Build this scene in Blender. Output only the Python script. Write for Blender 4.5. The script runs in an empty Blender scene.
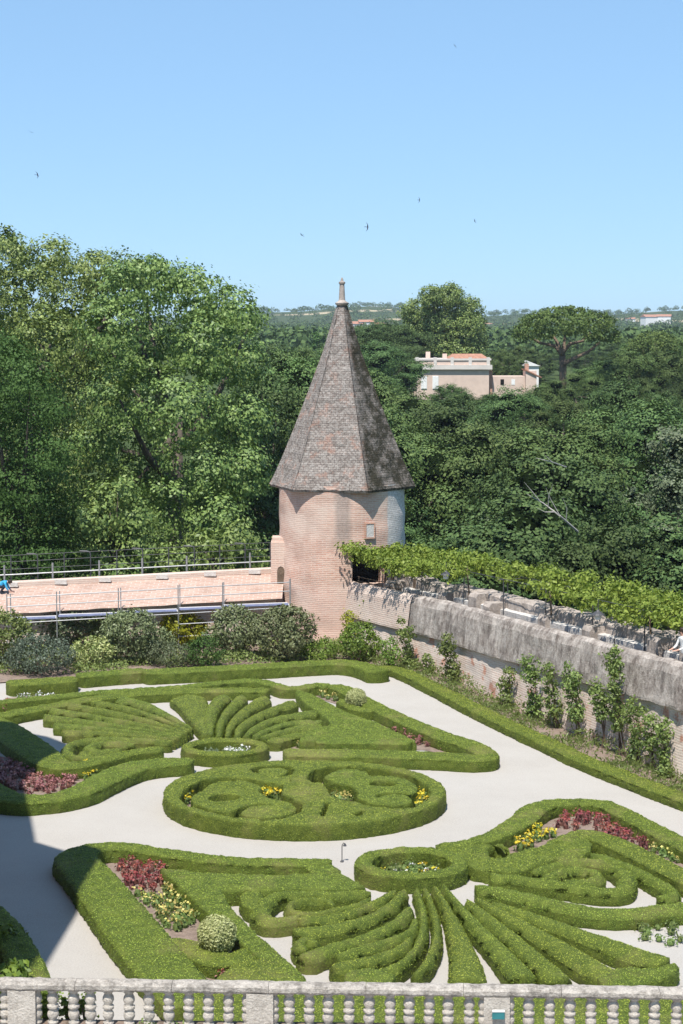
import bpy, bmesh, math, random
import numpy as np
from mathutils import Vector, Matrix
from mathutils.geometry import delaunay_2d_cdt

SC = bpy.context.scene
COL = SC.collection
R = math.radians

# ------------------------------------------------------------------ camera
F_PX, W_PX, H_PX = 1800.0, 683, 1024
CAM_Z = 14.0
PITCH = math.atan(179.0 / F_PX)            # horizon sits at picture row 333
cam_d = bpy.data.cameras.new("camera")
cam_d.sensor_fit = 'VERTICAL'
cam_d.sensor_height = 24.0
cam_d.lens = F_PX / H_PX * 24.0
cam_d.clip_start = 0.5
cam_d.clip_end = 20000
cam = bpy.data.objects.new("camera", cam_d)
COL.objects.link(cam)
cam.location = (0, 0, CAM_Z)
cam.rotation_euler = (R(90) - PITCH, 0, 0)
SC.camera = cam

# ------------------------------------------------------------------ sun and sky
SUN_AZ_LEFT = R(15)      # the sun stands behind the camera, this much to its left
SUN_EL = R(63)
to_sun = Vector((-math.sin(SUN_AZ_LEFT) * math.cos(SUN_EL), -math.cos(SUN_AZ_LEFT) * math.cos(SUN_EL), math.sin(SUN_EL)))
world = bpy.data.worlds.new("World")
SC.world = world
world.use_nodes = True
wn, wl = world.node_tree.nodes, world.node_tree.links
wn.clear()
sky = wn.new("ShaderNodeTexSky")
sky.sky_type = 'NISHITA'
sky.sun_disc = False
sky.sun_elevation = SUN_EL
sky.sun_rotation = math.atan2(to_sun.x, to_sun.y)
sky.air_density = 0.75
sky.dust_density = 0.0
sky.ozone_density = 6.0
bg = wn.new("ShaderNodeBackground")
bg.inputs[1].default_value = 0.107
wo = wn.new("ShaderNodeOutputWorld")
gam = wn.new("ShaderNodeGamma")          # evens the sky's gradient out, as in the photograph
gam.inputs[1].default_value = 0.42
tint = wn.new("ShaderNodeMix")
tint.data_type = 'RGBA'
tint.blend_type = 'MULTIPLY'
tint.inputs[0].default_value = 1.0
tint.inputs[7].default_value = (1.74, 2.4, 3.0, 1)
wl.new(sky.outputs[0], gam.inputs[0])
wl.new(gam.outputs[0], tint.inputs[6])
wl.new(tint.outputs[2], bg.inputs[0])
wl.new(bg.outputs[0], wo.inputs[0])
sun_d = bpy.data.lights.new("sun", 'SUN')
sun_d.energy = 5.0
sun_d.angle = R(0.5)
sun_d.color = (1.0, 0.955, 0.89)
sun = bpy.data.objects.new("sun", sun_d)
COL.objects.link(sun)
sun.rotation_euler = to_sun.to_track_quat('Z', 'Y').to_euler()
vs = SC.view_settings
vs.view_transform = 'Standard'
vs.look = 'None'
vs.gamma = 1
vs.use_curve_mapping = False
vs.exposure = 0.52
SC.cycles.max_bounces = 6
SC.cycles.transparent_max_bounces = 8
SC.cycles.volume_bounces = 0

# ------------------------------------------------------------------ measuring the photograph
FWD = np.array([0, math.cos(PITCH), -math.sin(PITCH)])
UP = np.array([0, math.sin(PITCH), math.cos(PITCH)])
CAMP = np.array([0, 0, CAM_Z])


def ray(px, py):
    return FWD + np.array([1.0, 0, 0]) * ((px - 341.5) / F_PX) + UP * ((512 - py) / F_PX)


def at(px, py, z=0.0):
    d = ray(px, py)
    t = (z - CAM_Z) / d[2]
    return CAMP + d * t


def at_y(px, py, y):
    d = ray(px, py)
    return CAMP + d * (y / d[1])


# ------------------------------------------------------------------ small tools
rng = np.random.default_rng(7)


def vnoise(P, s=0):
    P = np.asarray(P, float)
    i = np.floor(P).astype(np.int64)
    f = P - i
    f = f * f * (3 - 2 * f)

    def h(dx, dy, dz):
        n = ((i[:, 0] + dx) * 374761393 + (i[:, 1] + dy) * 668265263 + (i[:, 2] + dz) * 1440662683 + s * 974711) & 0xffffffff
        n = ((n ^ (n >> 13)) * 1274126177) & 0xffffffff
        return ((n ^ (n >> 16)) & 0xffff) / 65535.0
    x, y, z = f[:, 0], f[:, 1], f[:, 2]
    a = h(0, 0, 0) * (1 - x) + h(1, 0, 0) * x
    b = h(0, 1, 0) * (1 - x) + h(1, 1, 0) * x
    c = h(0, 0, 1) * (1 - x) + h(1, 0, 1) * x
    d = h(0, 1, 1) * (1 - x) + h(1, 1, 1) * x
    return (a * (1 - y) + b * y) * (1 - z) + (c * (1 - y) + d * y) * z


def tag(o, label=None, cat=None, group=None, kind=None):
    if label:
        o['label'] = label
    if cat:
        o['category'] = cat
    if group:
        o['group'] = group
    if kind:
        o['kind'] = kind
    return o


def empty(name, loc, rz=0.0):
    o = bpy.data.objects.new(name, None)
    COL.objects.link(o)
    o.location = loc
    o.rotation_euler = (0, 0, rz)
    o.empty_display_size = 0.2
    return o


class MB:
    """collects faces and links them as one mesh object"""

    def __init__(s):
        s.v, s.f, s.m, s.uv, s.n = [], [], [], [], 0

    def add(s, V, Fc, mi=0, uv=None):
        V = np.asarray(V, float).reshape(-1, 3)
        if len(V) == 0:
            return s
        s.v.append(V)
        if isinstance(Fc, np.ndarray):
            s.f.append((Fc + s.n, mi))
        else:
            q = np.array([x for x in Fc if len(x) == 4], int).reshape(-1, 4)
            t = np.array([x for x in Fc if len(x) == 3], int).reshape(-1, 3)
            if len(q):
                s.f.append((q + s.n, mi))
            if len(t):
                s.f.append((t + s.n, mi))
            for x in Fc:
                if len(x) > 4:
                    s.f.append((np.array([x], int) + s.n, mi))
        s.n += len(V)
        return s

    def box(s, c, size, rz=0.0, mi=0, taper=1.0):
        cx, cy, cz = c
        a, b, h = size[0] / 2, size[1] / 2, size[2] / 2
        V = []
        for z, k in ((-h, 1.0), (h, taper)):
            for x, y in ((-a, -b), (a, -b), (a, b), (-a, b)):
                x, y = x * k, y * k
                V.append((cx + x * math.cos(rz) - y * math.sin(rz), cy + x * math.sin(rz) + y * math.cos(rz), cz + z))
        return s.add(V, [(3, 2, 1, 0), (4, 5, 6, 7), (0, 1, 5, 4), (1, 2, 6, 5), (2, 3, 7, 6), (3, 0, 4, 7)], mi)

    def tube(s, pts, rad, n=7, mi=0, cap=True):
        pts = [np.asarray(p, float) for p in pts]
        if not hasattr(rad, '__len__'):
            rad = [rad] * len(pts)
        V = []
        for i, p in enumerate(pts):
            d = pts[min(i + 1, len(pts) - 1)] - pts[max(i - 1, 0)]
            d = d / (np.linalg.norm(d) + 1e-9)
            a = np.array([0, 0, 1.0]) if abs(d[2]) < 0.9 else np.array([1.0, 0, 0])
            u = np.cross(d, a)
            u /= np.linalg.norm(u)
            w = np.cross(d, u)
            for k in range(n):
                t = 2 * math.pi * k / n
                V.append(p + rad[i] * (math.cos(t) * u + math.sin(t) * w))
        Fc = []
        for i in range(len(pts) - 1):
            for k in range(n):
                k2 = (k + 1) % n
                Fc.append((i * n + k, i * n + k2, (i + 1) * n + k2, (i + 1) * n + k))
        if cap:
            Fc.append(tuple(range(n - 1, -1, -1)))
            Fc.append(tuple(range((len(pts) - 1) * n, len(pts) * n)))
        return s.add(V, Fc, mi)

    def lathe(s, prof, c=(0, 0, 0), n=16, mi=0):
        V, Fc = [], []
        for r, z in prof:
            for k in range(n):
                t = 2 * math.pi * k / n
                V.append((c[0] + r * math.cos(t), c[1] + r * math.sin(t), c[2] + z))
        for i in range(len(prof) - 1):
            for k in range(n):
                k2 = (k + 1) % n
                Fc.append((i * n + k, i * n + k2, (i + 1) * n + k2, (i + 1) * n + k))
        Fc.append(tuple(range(n - 1, -1, -1)))
        Fc.append(tuple(range((len(prof) - 1) * n, len(prof) * n)))
        return s.add(V, Fc, mi)

    def build(s, name, mats, parent=None, smooth=False, origin=None, autouv=True, uv=None):
        V = np.concatenate(s.v) if s.v else np.zeros((0, 3))
        if origin is not None:
            V = V - np.asarray(origin, float)
        me = bpy.data.meshes.new(name)
        loops = np.concatenate([f.ravel() for f, _ in s.f])
        tot = np.concatenate([np.full(len(f), f.shape[1]) for f, _ in s.f])
        mi = np.concatenate([np.full(len(f), m) if np.isscalar(m) else np.asarray(m) for f, m in s.f])
        start = np.concatenate([[0], np.cumsum(tot)[:-1]])
        me.vertices.add(len(V))
        me.vertices.foreach_set('co', V.ravel())
        me.loops.add(len(loops))
        me.loops.foreach_set('vertex_index', loops.astype(np.int32))
        me.polygons.add(len(tot))
        me.polygons.foreach_set('loop_start', start.astype(np.int32))
        me.polygons.foreach_set('loop_total', tot.astype(np.int32))
        me.polygons.foreach_set('material_index', mi.astype(np.int32))
        me.polygons.foreach_set('use_smooth', np.full(len(tot), bool(smooth)))
        me.update(calc_edges=True)
        if not isinstance(mats, (list, tuple)):
            mats = [mats]
        for m in mats:
            me.materials.append(m)
        if uv is not None or autouv:
            lay = me.uv_layers.new(name="uv")
            if uv is None:
                nor = np.zeros(len(tot) * 3)
                me.polygons.foreach_get('normal', nor)
                nor = nor.reshape(-1, 3)
                fl = np.repeat(np.arange(len(tot)), tot)
                a = np.abs(nor)
                P = V[loops] + (np.asarray(origin, float) if origin is not None else 0)
                ax = np.where(a[:, 2] > 0.75, 2, np.where(a[:, 0] > a[:, 1], 0, 1))[fl]
                U = np.empty((len(loops), 2))
                U[:, 0] = np.where(ax == 0, P[:, 1], P[:, 0])
                U[:, 1] = np.where(ax == 2, P[:, 1], P[:, 2])
            else:
                U = np.asarray(uv)[loops]
            lay.data.foreach_set('uv', U.ravel())
        me.validate()
        o = bpy.data.objects.new(name, me)
        COL.objects.link(o)
        if origin is not None and parent is None:
            o.location = origin
        if parent is not None:
            o.parent = parent
        return o


def child(mb, name, mats, parent, **k):
    """a part modelled in world coordinates, kept in place under an unrotated thing"""
    return mb.build(name, mats, parent, origin=tuple(parent_world(parent)), **k)


def parent_world(p):
    v = Vector(p.location)
    while p.parent is not None:
        p = p.parent
        v = v + Vector(p.location)
    return v


def copy_tree(o, parent=None):
    c = o.copy()
    COL.objects.link(c)
    c.parent = parent
    for ch in list(o.children):
        copy_tree(ch, c)
    return c


# ------------------------------------------------------------------ materials
class NT:
    def __init__(s, name):
        s.m = bpy.data.materials.new(name)
        s.m.use_nodes = True
        s.t = s.m.node_tree
        s.t.nodes.clear()
        s.out = s.n("ShaderNodeOutputMaterial")

    def n(s, typ, **k):
        x = s.t.nodes.new(typ)
        for a, b in k.items():
            setattr(x, a, b)
        return x

    def l(s, a, b):
        s.t.links.new(a, b)

    def noise(s, scale, detail=3, rough=0.6, coord='Object', vec=None):
        x = s.n("ShaderNodeTexNoise")
        x.inputs['Scale'].default_value = scale
        x.inputs['Detail'].default_value = detail
        x.inputs['Roughness'].default_value = rough
        if vec is None:
            if not hasattr(s, 'tc'):
                s.tc = s.n("ShaderNodeTexCoord")
            vec = s.tc.outputs[coord]
        s.l(vec, x.inputs['Vector'])
        return x.outputs['Fac']

    def ramp(s, fac, stops):
        x = s.n("ShaderNodeValToRGB")
        e = x.color_ramp.elements
        while len(e) < len(stops):
            e.new(0.5)
        for q, (p, c) in zip(e, stops):
            q.position = p
            q.color = (*c, 1) if len(c) == 3 else c
        s.l(fac, x.inputs[0])
        return x.outputs[0]

    def mix(s, fac, a, b, mode='MIX'):
        x = s.n("ShaderNodeMix", data_type='RGBA', blend_type=mode)
        for sock, val in ((x.inputs[0], fac), (x.inputs[6], a), (x.inputs[7], b)):
            if isinstance(val, (int, float)):
                sock.default_value = val
            elif isinstance(val, tuple):
                sock.default_value = (*val, 1)
            else:
                s.l(val, sock)
        return x.outputs[2]

    def math(s, op, a, b=0.0, clamp=False):
        x = s.n("ShaderNodeMath", operation=op, use_clamp=clamp)
        for sock, val in ((x.inputs[0], a), (x.inputs[1], b)):
            if isinstance(val, (int, float)):
                sock.default_value = val
            else:
                s.l(val, sock)
        return x.outputs[0]

    def bump(s, h, strength=0.5, dist=0.02):
        x = s.n("ShaderNodeBump")
        x.inputs['Strength'].default_value = strength
        x.inputs['Distance'].default_value = dist
        s.l(h, x.inputs['Height'])
        return x.outputs[0]

    def principled(s, col, rough=0.8, spec=0.25, normal=None, metal=0.0):
        b = s.n("ShaderNodeBsdfPrincipled")
        if isinstance(col, tuple):
            b.inputs['Base Color'].default_value = (*col, 1)
        else:
            s.l(col, b.inputs['Base Color'])
        b.inputs['Roughness'].default_value = rough
        b.inputs['Specular IOR Level'].default_value = spec
        b.inputs['Metallic'].default_value = metal
        if normal is not None:
            s.l(normal, b.inputs['Normal'])
        return b.outputs[0]

    def done(s, sh):
        s.l(sh, s.out.inputs['Surface'])
        return s.m


def plain(name, col, rough=0.7, spec=0.3, metal=0.0, var=0.15, scale=6.0):
    t = NT(name)
    f = t.noise(scale, 4)
    c = t.ramp(f, [(0.3, tuple(x * (1 - var) for x in col)), (0.7, tuple(min(1, x * (1 + var)) for x in col))])
    return t.done(t.principled(c, rough, spec, metal=metal))


def leaf(name, dark, light, trans=0.3, rough=0.5, spec=0.35, patch=0.35, obvar=0.2):
    t = NT(name)
    g = t.n("ShaderNodeNewGeometry")
    oi = t.n("ShaderNodeObjectInfo")
    f = t.math('ADD', t.math('MULTIPLY', g.outputs['Random Per Island'], 1 - patch), t.math('MULTIPLY', t.noise(0.45, 3), patch))
    c = t.ramp(f, [(0.12, dark), (0.85, light)])
    k = t.math('ADD', t.math('MULTIPLY', oi.outputs['Random'], obvar * 2), 1 - obvar)
    hsv = t.n("ShaderNodeHueSaturation")
    t.l(c, hsv.inputs['Color'])
    t.l(k, hsv.inputs['Value'])
    t.l(t.math('ADD', t.math('MULTIPLY', oi.outputs['Random'], 0.03), 0.485), hsv.inputs['Hue'])
    c = hsv.outputs[0]
    p = t.principled(c, rough, spec)
    tr = t.n("ShaderNodeBsdfTranslucent")
    t.l(t.mix(1.0, c, (1.0, 1.0, 0.55), 'MULTIPLY'), tr.inputs[0])
    mx = t.n("ShaderNodeMixShader")
    mx.inputs[0].default_value = trans
    t.l(p, mx.inputs[1])
    t.l(tr.outputs[0], mx.inputs[2])
    return t.done(mx.outputs[0])


def hedge_mat(name, a, b, dry, seed=0.0):
    t = NT(name)
    geo = t.n("ShaderNodeNewGeometry")
    pos = geo.outputs['Position']
    fine = t.noise(34, 3, 0.7, vec=pos)
    mid = t.noise(3.2, 4, 0.65, vec=pos)
    big = t.noise(0.55, 3, 0.6, vec=pos)
    c = t.ramp(fine, [(0.3, tuple(x * 0.5 for x in a)), (0.5, a), (0.68, b)])
    c = t.mix(t.math('MULTIPLY', t.ramp(mid, [(0.42, (0, 0, 0)), (0.68, (1, 1, 1))]), 0.6), c, b)
    c = t.mix(t.math('MULTIPLY', t.ramp(big, [(0.54, (0, 0, 0)), (0.72, (1, 1, 1))]), 0.5), c, dry)
    n = t.bump(fine, 0.9, 0.03)
    return t.done(t.principled(c, 0.7, 0.2, n))


def brick_mat(name, c1, c2, mortar, stain, stain_amt=0.5, bw=0.36, bh=0.085, msize=0.018, grey=None, lime=0.0):
    t = NT(name)
    uvn = t.n("ShaderNodeUVMap")
    br = t.n("ShaderNodeTexBrick")
    br.inputs['Scale'].default_value = 1.0
    br.inputs['Brick Width'].default_value = bw
    br.inputs['Row Height'].default_value = bh
    br.inputs['Mortar Size'].default_value = msize
    br.inputs['Mortar Smooth'].default_value = 0.3
    br.inputs['Color1'].default_value = (*c1, 1)
    br.inputs['Color2'].default_value = (*c2, 1)
    br.inputs['Mortar'].default_value = (*mortar, 1)
    t.l(uvn.outputs[0], br.inputs['Vector'])
    n1 = t.noise(0.9, 5, 0.7)
    n2 = t.noise(6.0, 4, 0.7)
    n3 = t.noise(0.35, 3, 0.6)
    c = br.outputs['Color']
    c = t.mix(t.ramp(n2, [(0.35, (0, 0, 0)), (0.75, (0.5, 0.5, 0.5))]), c, mortar)
    if lime:
        c = t.mix(t.math('MULTIPLY', t.ramp(n3, [(0.45, (0, 0, 0)), (0.62, (1, 1, 1))]), lime), c, (0.62, 0.55, 0.48))
    c = t.mix(t.math('MULTIPLY', t.ramp(n1, [(0.48, (0, 0, 0)), (0.7, (1, 1, 1))]), stain_amt), c, stain)
    h = t.math('ADD', t.math('MULTIPLY', br.outputs['Fac'], -0.6), t.math('MULTIPLY', n2, 0.8))
    return t.done(t.principled(c, 0.9, 0.1, t.bump(h, 0.7, 0.03)))


def stone_mat(name, a, b, dark, dark_amt=0.6, scale=1.0, streak=False):
    t = NT(name)
    n1 = t.noise(1.6 * scale, 5, 0.72)
    if streak:
        mp_ = t.n("ShaderNodeMapping")
        mp_.inputs['Scale'].default_value = (1.9, 1.9, 0.75)
        t.l(t.tc.outputs['Object'], mp_.inputs[0])
        n1 = t.math('ADD', t.math('MULTIPLY', n1, 0.45), t.math('MULTIPLY', t.noise(1.5, 5, 0.75, vec=mp_.outputs[0]), 0.6))
    n2 = t.noise(9 * scale, 5, 0.72)
    n3 = t.noise(0.7 * scale, 4, 0.7)
    c = t.ramp(n2, [(0.3, a), (0.7, b)])
    c = t.mix(t.math('MULTIPLY', t.ramp(n1, [(0.44, (0, 0, 0)), (0.62, (1, 1, 1))]), dark_amt), c, dark)
    c = t.mix(t.math('MULTIPLY', t.ramp(n3, [(0.5, (0, 0, 0)), (0.75, (1, 1, 1))]), 0.35), c, tuple(min(1, x * 1.25) for x in b))
    return t.done(t.principled(c, 0.92, 0.1, t.bump(n2, 0.8, 0.05)))


M = {}
M['gravel'] = (lambda t: t.done(t.principled(t.mix(t.ramp(t.noise(22, 5, 0.9), [(0.35, (0, 0, 0)), (0.65, (1, 1, 1))]), t.ramp(t.noise(0.35, 6, 0.75), [(0.3, (0.295, 0.27, 0.24)), (0.7, (0.375, 0.352, 0.32))]), (0.435, 0.41, 0.375)), 0.95, 0.1, t.bump(t.noise(30, 4, 0.8), 0.7, 0.02))))(NT('pale_gravel'))
M['soil'] = stone_mat('bed_soil', (0.2, 0.145, 0.115), (0.32, 0.25, 0.205), (0.14, 0.105, 0.08), 0.5, 2.5)
M['earth'] = stone_mat('valley_earth', (0.05, 0.07, 0.025), (0.09, 0.1, 0.04), (0.04, 0.055, 0.02), 0.5, 0.05)
M['hedge'] = hedge_mat('clipped_box', (0.06, 0.088, 0.012), (0.14, 0.172, 0.028), (0.22, 0.19, 0.07))
M['hedge_fan'] = hedge_mat('clipped_box_olive', (0.06, 0.086, 0.014), (0.145, 0.17, 0.033), (0.22, 0.185, 0.075))
M['hedge_leaf'] = leaf('box_leaf', (0.09, 0.142, 0.016), (0.235, 0.305, 0.045), 0.1, 0.5, 0.2, 0.35, 0.0)  # darker leaf for hedge sides, their shade put into the colour
M['brick_tower'] = brick_mat('tower_brick', (0.44, 0.23, 0.16), (0.53, 0.34, 0.255), (0.55, 0.44, 0.36), (0.34, 0.26, 0.22), 0.4, lime=0.35)
M['brick_wall'] = brick_mat('old_wall_brick', (0.58, 0.38, 0.31), (0.66, 0.53, 0.46), (0.7, 0.62, 0.55), (0.45, 0.37, 0.33), 0.4, lime=0.5)
M['brick_red'] = brick_mat('red_wall_brick', (0.46, 0.19, 0.12), (0.54, 0.29, 0.21), (0.5, 0.36, 0.28), (0.3, 0.17, 0.12), 0.3)
M['brick_parapet'] = brick_mat('parapet_brick', (0.5, 0.33, 0.26), (0.58, 0.44, 0.36), (0.6, 0.51, 0.44), (0.45, 0.36, 0.31), 0.35, lime=0.4)
M['roofbrick'] = brick_mat('walkway_tile', (0.36, 0.215, 0.16), (0.46, 0.305, 0.24), (0.49, 0.39, 0.33), (0.28, 0.19, 0.15), 0.6, bw=0.42, bh=0.21, msize=0.035)
M['stone'] = stone_mat('parapet_stone', (0.32, 0.275, 0.24), (0.55, 0.5, 0.45), (0.125, 0.1, 0.086), 0.88, 1.0, True)
M['stone_block'] = stone_mat('weathered_stone', (0.33, 0.275, 0.235), (0.52, 0.46, 0.41), (0.16, 0.135, 0.118), 0.6, 1.0, True)
M['sill'] = stone_mat('pale_sill', (0.5, 0.47, 0.43), (0.62, 0.59, 0.56), (0.3, 0.28, 0.26), 0.3)
M['balu'] = stone_mat('baluster_stone', (0.44, 0.39, 0.325), (0.64, 0.585, 0.51), (0.24, 0.205, 0.17), 0.4, 3.5)
M['rail'] = stone_mat('rail_stone', (0.33, 0.285, 0.24), (0.62, 0.57, 0.5), (0.1, 0.088, 0.075), 0.65, 4.0)
M['plinth'] = stone_mat('plinth_stone', (0.2, 0.14, 0.1), (0.32, 0.25, 0.2), (0.08, 0.07, 0.05), 0.6, 3.0)
M['shade_core'] = plain('inner_shade_core', (0.008, 0.014, 0.005), 0.9, 0.0)  # near-black colour that paints deep shade inside the crowns
M['bark'] = stone_mat('bark', (0.08, 0.065, 0.05), (0.16, 0.135, 0.11), (0.04, 0.033, 0.028), 0.6, 1.5)
M['dead'] = plain('dead_wood', (0.42, 0.39, 0.35), 0.8)
M['metal'] = plain('galvanised_tube', (0.36, 0.36, 0.36), 0.45, 0.5, 0.6)
M['darkmetal'] = plain('dark_iron', (0.06, 0.06, 0.065), 0.5, 0.4)
M['plank'] = plain('blue_board', (0.3, 0.33, 0.52), 0.7)
M['whitep'] = plain('white_paint', (0.75, 0.74, 0.72), 0.6)
M['wood'] = stone_mat('old_wood', (0.12, 0.085, 0.06), (0.22, 0.165, 0.12), (0.06, 0.045, 0.035), 0.5, 3.0)
M['black'] = plain('dark_opening', (0.015, 0.013, 0.012), 0.9, 0.0)
M['l_plane'] = leaf('plane_leaf', (0.066, 0.12, 0.027), (0.245, 0.325, 0.09), 0.15, patch=0.25, obvar=0.06)
M['l_robinia'] = leaf('robinia_leaf', (0.04, 0.085, 0.02), (0.09, 0.155, 0.04), 0.2, 0.6, 0.15, obvar=0.05)
M['l_wood'] = leaf('woodland_leaf', (0.033, 0.066, 0.02), (0.112, 0.168, 0.054), 0.1, 0.6, 0.15, 0.4, 0.3)
M['l_light'] = leaf('light_wood_leaf', (0.05, 0.092, 0.025), (0.15, 0.21, 0.066), 0.12, 0.6, 0.15, 0.4, 0.25)
M['l_grey'] = leaf('grey_green_leaf', (0.085, 0.115, 0.06), (0.19, 0.225, 0.125), 0.2, 0.5, 0.25)
M['l_pine'] = leaf('pine_needle', (0.06, 0.1, 0.024), (0.145, 0.185, 0.052), 0.12, 0.6, 0.15)
M['l_vine'] = leaf('vine_leaf', (0.115, 0.195, 0.026), (0.32, 0.415, 0.08), 0.3, 0.5, 0.2)
M['l_climb'] = leaf('climber_leaf', (0.09, 0.145, 0.035), (0.27, 0.33, 0.1), 0.3)
M['l_olive'] = leaf('olive_shrub_leaf', (0.085, 0.11, 0.045), (0.235, 0.265, 0.125), 0.2)
M['l_blue'] = leaf('blue_green_leaf', (0.055, 0.08, 0.05), (0.135, 0.165, 0.115), 0.15)
M['l_varieg'] = leaf('variegated_leaf', (0.1, 0.15, 0.03), (0.5, 0.5, 0.22), 0.25)
M['l_yellow'] = leaf('golden_leaf', (0.17, 0.21, 0.012), (0.4, 0.42, 0.03), 0.35)
M['l_bright'] = leaf('bright_leaf', (0.07, 0.13, 0.018), (0.24, 0.33, 0.06), 0.35)
M['l_grass'] = leaf('grass_blade', (0.10, 0.15, 0.035), (0.25, 0.31, 0.1), 0.35)
M['l_ball'] = leaf('topiary_leaf', (0.24, 0.27, 0.09), (0.55, 0.55, 0.27), 0.2, obvar=0.0)
M['red'] = leaf('red_petal', (0.2, 0.035, 0.035), (0.42, 0.12, 0.105), 0.25, obvar=0.25)
M['redleaf'] = leaf('red_leaf', (0.15, 0.06, 0.05), (0.3, 0.15, 0.13), 0.25)
M['pink'] = leaf('pink_petal', (0.25, 0.08, 0.09), (0.5, 0.25, 0.24), 0.25)
M['yellow'] = leaf('yellow_petal', (0.55, 0.4, 0.02), (0.75, 0.62, 0.06), 0.25, obvar=0.1)
M['palepet'] = leaf('cream_petal', (0.48, 0.4, 0.1), (0.68, 0.6, 0.22), 0.25)
M['white'] = leaf('white_petal', (0.6, 0.6, 0.58), (0.8, 0.8, 0.78), 0.2, obvar=0.05)
M['bedleaf'] = leaf('bedding_leaf', (0.08, 0.13, 0.03), (0.2, 0.27, 0.08), 0.3)
M['skin'] = plain('skin', (0.55, 0.33, 0.25), 0.6)
M['hair'] = plain('dark_hair', (0.03, 0.02, 0.015), 0.5)
M['whitecloth'] = plain('white_cloth', (0.78, 0.77, 0.76), 0.9, 0.1, var=0.05)
M['bluecloth'] = plain('turquoise_cloth', (0.05, 0.32, 0.55), 0.9, 0.1)
M['darkcloth'] = plain('dark_cloth', (0.03, 0.035, 0.05), 0.9, 0.1)


def roof_tile_mat():
    t = NT('tower_roof_tile')
    uvn = t.n("ShaderNodeUVMap")
    br = t.n("ShaderNodeTexBrick")
    for k, v in (('Scale', 1.0), ('Brick Width', 0.19), ('Row Height', 0.11), ('Mortar Size', 0.007)):
        br.inputs[k].default_value = v
    br.inputs['Color1'].default_value = (0.19, 0.158, 0.138, 1)
    br.inputs['Color2'].default_value = (0.3, 0.26, 0.232, 1)
    br.inputs['Mortar'].default_value = (0.12, 0.1, 0.09, 1)
    t.l(uvn.outputs[0], br.inputs['Vector'])
    c = br.outputs['Color']
    n_s = t.noise(7, 5, 0.8)
    n_m = t.noise(1.3, 5, 0.75)
    n_b = t.noise(0.5, 3, 0.6)
    c = t.mix(t.ramp(n_s, [(0.46, (0, 0, 0)), (0.62, (0.85, 0.85, 0.85))]), c, (0.42, 0.385, 0.35))          # lichen
    c = t.mix(t.math('MULTIPLY', t.ramp(n_m, [(0.53, (0, 0, 0)), (0.64, (1, 1, 1))]), 0.55), c, (0.43, 0.235, 0.17))   # fresh tile
    sx = t.n("ShaderNodeSeparateXYZ")
    t.l(t.tc.outputs['Object'], sx.inputs[0])
    # moss on the facet that looks to the right
    side = t.math('SUBTRACT', sx.outputs[0], t.math('MULTIPLY', t.math('SUBTRACT', 15.2, sx.outputs[2]), 0.125))
    msk = t.ramp(t.math('ADD', t.math('MULTIPLY', n_s, 1.4), t.math('MULTIPLY', n_m, 1.5)), [(0.0, (0, 0, 0)), (1.0, (1, 1, 1))])
    gate = t.math('MULTIPLY', t.math('MULTIPLY', side, 3.0, True), t.math('SUBTRACT', t.math('ADD', t.math('MULTIPLY', n_s, 3.4), t.math('MULTIPLY', n_m, 4.6)), 3.2), True)
    c = t.mix(t.math('MULTIPLY', gate, 0.95, True), c, (0.032, 0.032, 0.02))
    h = t.math('ADD', t.math('MULTIPLY', br.outputs['Fac'], -1.0), t.math('MULTIPLY', n_s, 1.2))
    return t.done(t.principled(c, 0.9, 0.1, t.bump(h, 1.0, 0.07)))


M['roof_tile'] = roof_tile_mat()


def tower_brick():
    """pink brick; grey render towards the river and a weathered grey strip high on the front"""
    m = brick_mat('round_tower_brick', (0.5, 0.25, 0.18), (0.6, 0.39, 0.30), (0.63, 0.49, 0.41), (0.38, 0.25, 0.2), 0.55, lime=0.42)
    nt = m.node_tree
    bs = [n for n in nt.nodes if n.type == 'BSDF_PRINCIPLED'][0]
    src = bs.inputs['Base Color'].links[0].from_socket
    t = NT.__new__(NT)
    t.m, t.t = m, nt
    uvn = t.n("ShaderNodeUVMap")
    sx = t.n("ShaderNodeSeparateXYZ")
    t.l(uvn.outputs[0], sx.inputs[0])
    n1, n2 = t.noise(2.2, 5, 0.75), t.noise(9, 5, 0.8)
    wob = t.math('MULTIPLY', t.math('SUBTRACT', n1, 0.5), 0.7)
    u = t.math('ADD', sx.outputs[0], t.math('MULTIPLY', wob, 0.35))
    v = t.math('ADD', sx.outputs[1], wob)

    def band(a, b, z0, soft=7.0):
        lo = t.math('MULTIPLY', t.math('SUBTRACT', u, a), soft, True)
        hi = t.math('MULTIPLY', t.math('SUBTRACT', b, u), soft, True)
        zz_ = t.math('MULTIPLY', t.math('SUBTRACT', v, z0), 1.6, True)
        return t.math('MULTIPLY', t.math('MULTIPLY', lo, hi), zz_)
    grey = t.ramp(n2, [(0.3, (0.3, 0.285, 0.275)), (0.52, (0.52, 0.5, 0.48)), (0.7, (0.68, 0.66, 0.63))])
    dirty = t.ramp(n2, [(0.3, (0.2, 0.165, 0.145)), (0.7, (0.42, 0.34, 0.3))])
    c = t.mix(t.math('MULTIPLY', band(2.25, 6.0, 3.6, 9.0), 0.93), src, grey)
    c = t.mix(t.math('MULTIPLY', band(-0.42, 0.5, 4.3, 4.0), 0.75), c, dirty)
    # left flank, stained grey; band is measured round the back of the drum
    c = t.mix(t.math('MULTIPLY', band(-4.9, -3.95, 2.0, 3.0), 0.6), c, dirty)
    low = t.math('MULTIPLY', t.math('SUBTRACT', 2.9, v), 0.9, True)
    c = t.mix(t.math('MULTIPLY', t.math('MULTIPLY', low, n1), 0.75), c, (0.52, 0.40, 0.35))
    t.l(c, bs.inputs['Base Color'])
    return m


M['brick_tower'] = tower_brick()


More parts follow.
